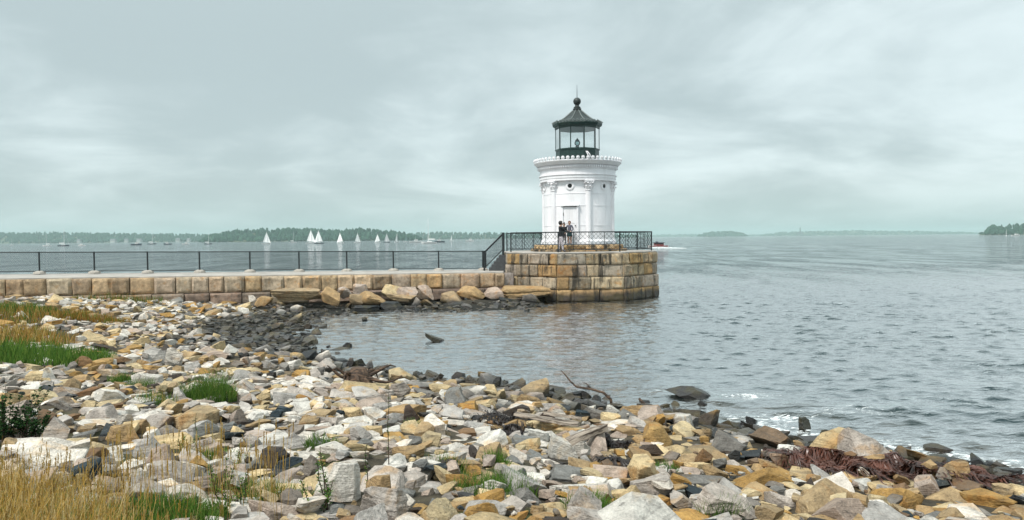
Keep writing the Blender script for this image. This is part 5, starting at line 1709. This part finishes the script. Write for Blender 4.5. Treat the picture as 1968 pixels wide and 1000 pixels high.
for nm, lab, px, py, rx, ry, n, h0, h1, pal in (
     ('meadow_grass', 'bright green grass bank at the left edge', 40, 690, 1.9, 1.5, 3200, .25, .5, GREEN),
     ('meadow_grass', 'golden dry grass beyond the green bank at the left edge', -5, 655, 1.8, 1.9, 2400, .3, .6, GOLD + ORNG + GREEN[:2]),
     ('meadow_grass', 'rusty orange grass near the wall at the left edge', -30, 610, 3.0, 3.2, 4000, .25, .5, ORNG + GOLD[:2] + GREEN[:3]),
     ('meadow_grass', 'low orange-brown grass patch on the far stones', 165, 612, 1.6, .7, 1500, .15, .32, ORNG + GREEN[3:]),
     ('meadow_grass', 'thin green grass at the wall foot', 240, 580, 2.4, .5, 700, .2, .5, GREEN + ORNG),
     ('meadow_grass', 'small dark green grass patch near the wall at left', 40, 600, 1.3, .8, 900, .25, .5, GREEN)):
    c = patch_px(px, py); grass_patch(nm, lab, c[0], c[1], rx, ry, n, h0, h1, pal, .011)
# separate tufts among the stones
TUFTS = [(408, 768, .34, 260, .24, .46, 'bushy bright green grass tuft standing among stones left of the cove'),
         (368, 765, .22, 90, .12, .26, 'low green tuft left of the bushy bright one'),
         (270, 745, .25, 70, .1, .2, 'sparse green tuft behind the long cream stones'),
         (235, 735, .25, 80, .12, .22, 'small green tuft near the dark pyramid stone'),
         (300, 775, .30, 80, .1, .24, 'yellowish green tuft between stones below the dark pyramid'),
         (620, 860, .18, 90, .08, .2, 'short green tuft left of the tall weed'),
         (790, 828, .10, 60, .05, .12, 'tiny bright green sprig among the middle stones'),
         (955, 895, .14, 90, .06, .15, 'small dark green clump above the bottom grass'),
         (950, 955, .34, 260, .06, .2, 'wide low grass clump between the pale boulders at bottom'),
         (1140, 985, .26, 160, .06, .17, 'low grass clump left of the biggest pale boulder'),
         (1385, 1003, .16, 130, .06, .14, 'bright grass tuft in front of the biggest pale boulder'),
         (860, 905, .22, 90, .06, .16, 'sparse yellow-green tuft in the middle stones'),
         (1275, 905, .16, 60, .06, .14, 'thin tuft beside the upright cream wedge'),
         (400, 880, .25, 90, .06, .16, 'wispy tuft behind the dry stalks'),
         (320, 995, .4, 500, .1, .22, 'thick bright green grass clump at the bottom edge'),
         (520, 960, .3, 120, .08, .2, 'thin yellow-green tuft below the black-sided block')]
for px, py, r_, n, h0, h1, lab in TUFTS:
    c = patch_px(px, py)
    grass_patch('grass_tuft', lab, c[0], c[1], r_ * 1.15, r_ * .8, int(n * 3.0), h0 * (1.25 if py < 780 else .95), h1 * (1.25 if py < 780 else .95), GREEN + ([GOLD[1]] if 'yellow' in lab else []), .0045, .6, 'grass tuft', False, 'grass tufts among the stones')
# leaves on stems
def leaf_quad(mbv, mbf, mbc, p, d, L, w, col):
    d = Vector(d).normalized(); s = d.cross(Vector((0, 0, 1)))
    s = s.normalized() if s.length > .05 else Vector((1, 0, 0))
    up = s.cross(d); k = len(mbv); p = Vector(p)
    pts = [p, p + d * L * .45 + s * w - up * .1 * L, p + d * L, p + d * L * .45 - s * w - up * .1 * L]
    mbv += [tuple(q) for q in pts]; mbf.append((k, k + 1, k + 2, k + 3)); mbc += [col + (1,)] * 4
def leafy(name, lab, base, stems, hmin, hmax, spread, leaf, lw, per, pal, cat='plant', group=None):
    e = empty(name, base)
    for s_ in range(stems):
        V, F, C = [], [], []
        a = rnd.uniform(0, 6.28); sp = spread * math.sqrt(rnd.random()); h = rnd.uniform(hmin, hmax)
        x0, y0 = math.cos(a) * sp * .4, math.sin(a) * sp * .4
        pts = [(x0, y0, -.05)]
        for i in range(1, 6):
            t = i / 5; pts.append((x0 + math.cos(a) * sp * t * .6 + rnd.uniform(-.01, .01), y0 + math.sin(a) * sp * t * .6 + rnd.uniform(-.01, .01), h * t))
        st_ = MB().tube(pts, [.006 * (1 - .6 * i / 5) for i in range(6)], 5).build('stem', M_darkwood, e, True)
        for i in range(per):
            t = rnd.uniform(.15, 1.0); j = min(4, int(t * 5)); f_ = t * 5 - j
            p = Vector(pts[j]).lerp(Vector(pts[j + 1]), f_)
            aa = rnd.uniform(0, 6.28); d = (math.cos(aa), math.sin(aa), rnd.uniform(-.1, .9))
            leaf_quad(V, F, C, p, d, leaf * rnd.uniform(.6, 1.2) * (1.15 - .5 * t), lw * rnd.uniform(.7, 1.2), rnd.choice(pal))
        me = mesh_np('leaves', V, F); at_ = me.attributes.new('tone', 'FLOAT_COLOR', 'POINT'); at_.data.foreach_set('color', np.array(C, np.float32).ravel())
        tag(link('foliage', me, M_grass, e), kind='stuff')
    return tag(e, lab, cat, group)
DKG = [(0.02, 0.05, 0.018), (0.03, 0.075, 0.025), (0.045, 0.10, 0.03), (0.012, 0.03, 0.012)]
for px, py, ns, h, sp, lab in ((6, 850, 30, .7, .6, 'dark leafy shrub at the left edge above the dry grass'), (58, 842, 12, .4, .35, 'lower dark shrub leaning right of the left-edge shrub')):
    c = patch_px(px, py); leafy('leafy_shrub', lab, (c[0], c[1], gz(*c)), ns, h * .5, h, sp, .07, .020, 46, DKG, 'shrub', 'dark shrubs at the left edge')
for px, py, ns, h, sp, per, lab in ((640, 985, 3, .56, .14, 60, 'tall upright green weed in front of the bright cream slab'), (605, 985, 3, .34, .2, 40, 'shorter green weed left of the tall upright one'),
                               (425, 960, 7, .32, .3, 44, 'bushy green weed among dry stalks below the pinkish slab'), (460, 975, 4, .3, .2, 40, 'narrow weed right of the bushy green one'),
                               (705, 950, 1, .5, .05, 40, 'single thin weed stalk on the large leaning pale block'), (747, 900, 1, .8, .04, 60, 'tall thin grey-green stalk left of the rounded off-white stone'),
                               (378, 890, 1, .62, .04, 50, 'tall thin bare stalk in front of the large leaning stone'), (350, 870, 5, .2, .2, 26, 'low dark weed on the long cream slab'), (455, 900, 4, .22, .2, 26, 'low weed right of the pinkish slab')):
    c = patch_px(px, py)
    leafy('weed_plant', lab, (c[0], c[1], max(gz(*c), hm_top(*c) - .15)), ns, h * .6, h, sp, .045 if ns > 1 else .028, .008, per, GREEN + DKG[1:3], 'weed', 'weeds among the stones')
g = Blades()
for _ in range(170):
    u = rnd.uniform(180, 560); v = rnd.uniform(930, 1010); p = on_ground(u, v)
    z = gz(p[0], p[1])
    tx, ty, tz_ = g.blade(p[0], p[1], z, rnd.uniform(.3, .62), .0022, rnd.uniform(.02, .2), rnd.uniform(0, 6.28), rnd.choice(GOLD), 4, .6)
    if rnd.random() < .6: g.head(tx, ty, tz_ + .02, .09, .005, rnd.choice(GOLD), 0)
tag(g.build('dry_stalks'), 'thin dry stalks in front of the near stones', 'grass', kind='stuff')

# ------------------------------------------------------------------ driftwood and seaweed
def P(px, py, up=0.0):
    p = on_ground(px, py); return Vector((p[0], p[1], max(hm_top(p[0], p[1]), p[2]) + up))
def at_y(px, py, y): return Vector(at_depth(px, py, y))
# the curved dead branch
p0 = P(1174, 778); yb = p0.y
pts = [at_y(1176, 790, yb), at_y(1174, 768, yb), at_y(1160, 755, yb + .05), at_y(1135, 748, yb + .1), at_y(1108, 744, yb + .15), at_y(1096, 733, yb + .2), at_y(1086, 720, yb + .25), at_y(1078, 712, yb + .3)]
br = empty('dead_branch', tuple(pts[0]))
MB().tube([p - pts[0] for p in pts], [.034, .03, .026, .023, .02, .017, .013, .008], 7).build('limb', M_darkwood, br, True)
MB().tube([pts[3] - pts[0], at_y(1128, 738, yb + .15) - pts[0], at_y(1120, 735, yb + .2) - pts[0]], [.012, .009, .004], 5).build('twig', M_darkwood, br, True)
tag(br, 'long curved dead branch arching out over the water', 'branch')
p0 = P(1246, 788); yb = p0.y
sk = MB().tube([Vector((0, 0, -.1)), at_y(1238, 778, yb) - p0, at_y(1228, 766, yb) - p0], [.05, .04, .022], 7).build('driftwood_stick', M_darkwood, None, True)
sk.location = p0; tag(sk, 'short black stick poking up at the water edge', 'stick')
# plank and log
def plank(name, lab, a, b_, w, t, mat, n=8, rough=.02):
    a, b_ = Vector(a), Vector(b_); d = b_ - a; L = d.length
    o = MB()
    V, F = [], []
    for i in range(n + 1):
        x = L * i / n; k = 1 - .35 * (abs(i / n - .5) * 2) ** 6
        for yy, zz in ((-w, 0), (w, 0), (w * .92, t), (-w * .92, t * .9)):
            V.append((x, yy * k + rnd.uniform(-rough, rough), zz + rnd.uniform(-rough, rough) * .6))
    for i in range(n):
        for k in range(4): F.append((i*4+k, i*4+(k+1) % 4, (i+1)*4+(k+1) % 4, (i+1)*4+k))
    F += [(3, 2, 1, 0), (n*4, n*4+1, n*4+2, n*4+3)]
    ob = o.add(V, F).build(name, mat, None, True, 40)
    ob.matrix_world = Matrix.Translation(a) @ d.to_track_quat('X', 'Z').to_matrix().to_4x4()
    return tag(ob, lab, name.split('_')[-1] if name.split('_')[-1] in ('log', 'plank') else 'driftwood', 'driftwood on the stones')
plank('driftwood_plank', 'bleached driftwood plank slanting across the middle stones', P(990, 822, .05), P(1112, 838, .06), .07, .05, M_wood)
plank('driftwood_plank', 'thin pale split board beside the bleached plank', P(1045, 828, .12), P(1118, 834, .12), .035, .035, M_wood)
plank('driftwood_log', 'long flat driftwood log lying below the bleached plank', P(1080, 868, .04), P(1165, 864, .05), .06, .08, M_wood)
# bare stump with roots
c = P(690, 752, -.02)
sp_ = empty('driftwood_stump', tuple(c))
MB().lathe([(.30, -.1), (.26, .06), (.2, .2), (.14, .32)], 12).build('butt', M_darkwood, sp_, True)
for k in range(11):
    a = k * .57 + rnd.uniform(-.2, .2); L = rnd.uniform(.35, .7)
    pts = [(math.cos(a) * .12, math.sin(a) * .12, .12)]
    for i in range(1, 6):
        t = i / 5; pts.append((math.cos(a + .4 * t) * (.12 + L * t), math.sin(a + .4 * t) * (.12 + L * t) * .7, .12 + .22 * math.sin(2.6 * t + k) * t + .05))
    MB().tube(pts, [.05 * (1 - .8 * i / 5) for i in range(6)], 6).build('root', M_darkwood, sp_, True)
tag(sp_, 'dark bare stump with splayed roots on the stones by the cove', 'stump')
# weed heaps
def weed_heap(lab, spots, n, L, mat, name='seaweed_heap', w=.012):
    V, F = [], []
    for (x, y, rx, ry) in spots:
        for _ in range(n):
            a = rnd.uniform(0, 6.28); r_ = math.sqrt(rnd.random()); px_, py_ = x + math.cos(a) * rx * r_, y + math.sin(a) * ry * r_
            if not wall_ok(px_, py_): continue
            aa = rnd.uniform(0, 6.28); l = L * rnd.uniform(.5, 1.2); k = len(V); 
            for i in range(5):
                t = i / 4; xx, yy = px_ + math.cos(aa + t) * l * t, py_ + math.sin(aa + t) * l * t
                zz = max(min(hm_top(xx, yy), gz(xx, yy) + .16), 0.0) + .004 + rnd.uniform(0, .018) * (1 if i in (1, 2, 3) else .3)
                ww = w * (1.2 - .7 * t)
                V += [(xx - math.sin(aa + t) * ww, yy + math.cos(aa + t) * ww, zz), (xx + math.sin(aa + t) * ww, yy - math.cos(aa + t) * ww, zz + rnd.uniform(-.01, .01))]
            for i in range(4): q = k + 2 * i; F.append((q, q + 1, q + 3, q + 2))
    return tag(link(name, mesh_np(name, V, F), mat), lab, 'seaweed', kind='stuff')
def sp(px, py, rx, ry): p = on_ground(px, py); return (p[0], p[1], rx, ry)
weed_heap('rust-red seaweed spread over the stones at lower right', [sp(1610, 895, .75, .5), sp(1700, 905, .95, .5), sp(1790, 915, .9, .5), sp(1650, 910, .6, .35), sp(1860, 925, .6, .4)], 1200, .28, M_weedred, 'red_seaweed', .010)
weed_heap('black dried seaweed heaped by the driftwood', [sp(958, 815, .35, .28), sp(1170, 858, .25, .2), sp(985, 838, .2, .15), sp(1190, 905, .2, .15)], 320, .16, M_weedblack, 'dark_seaweed', .009)
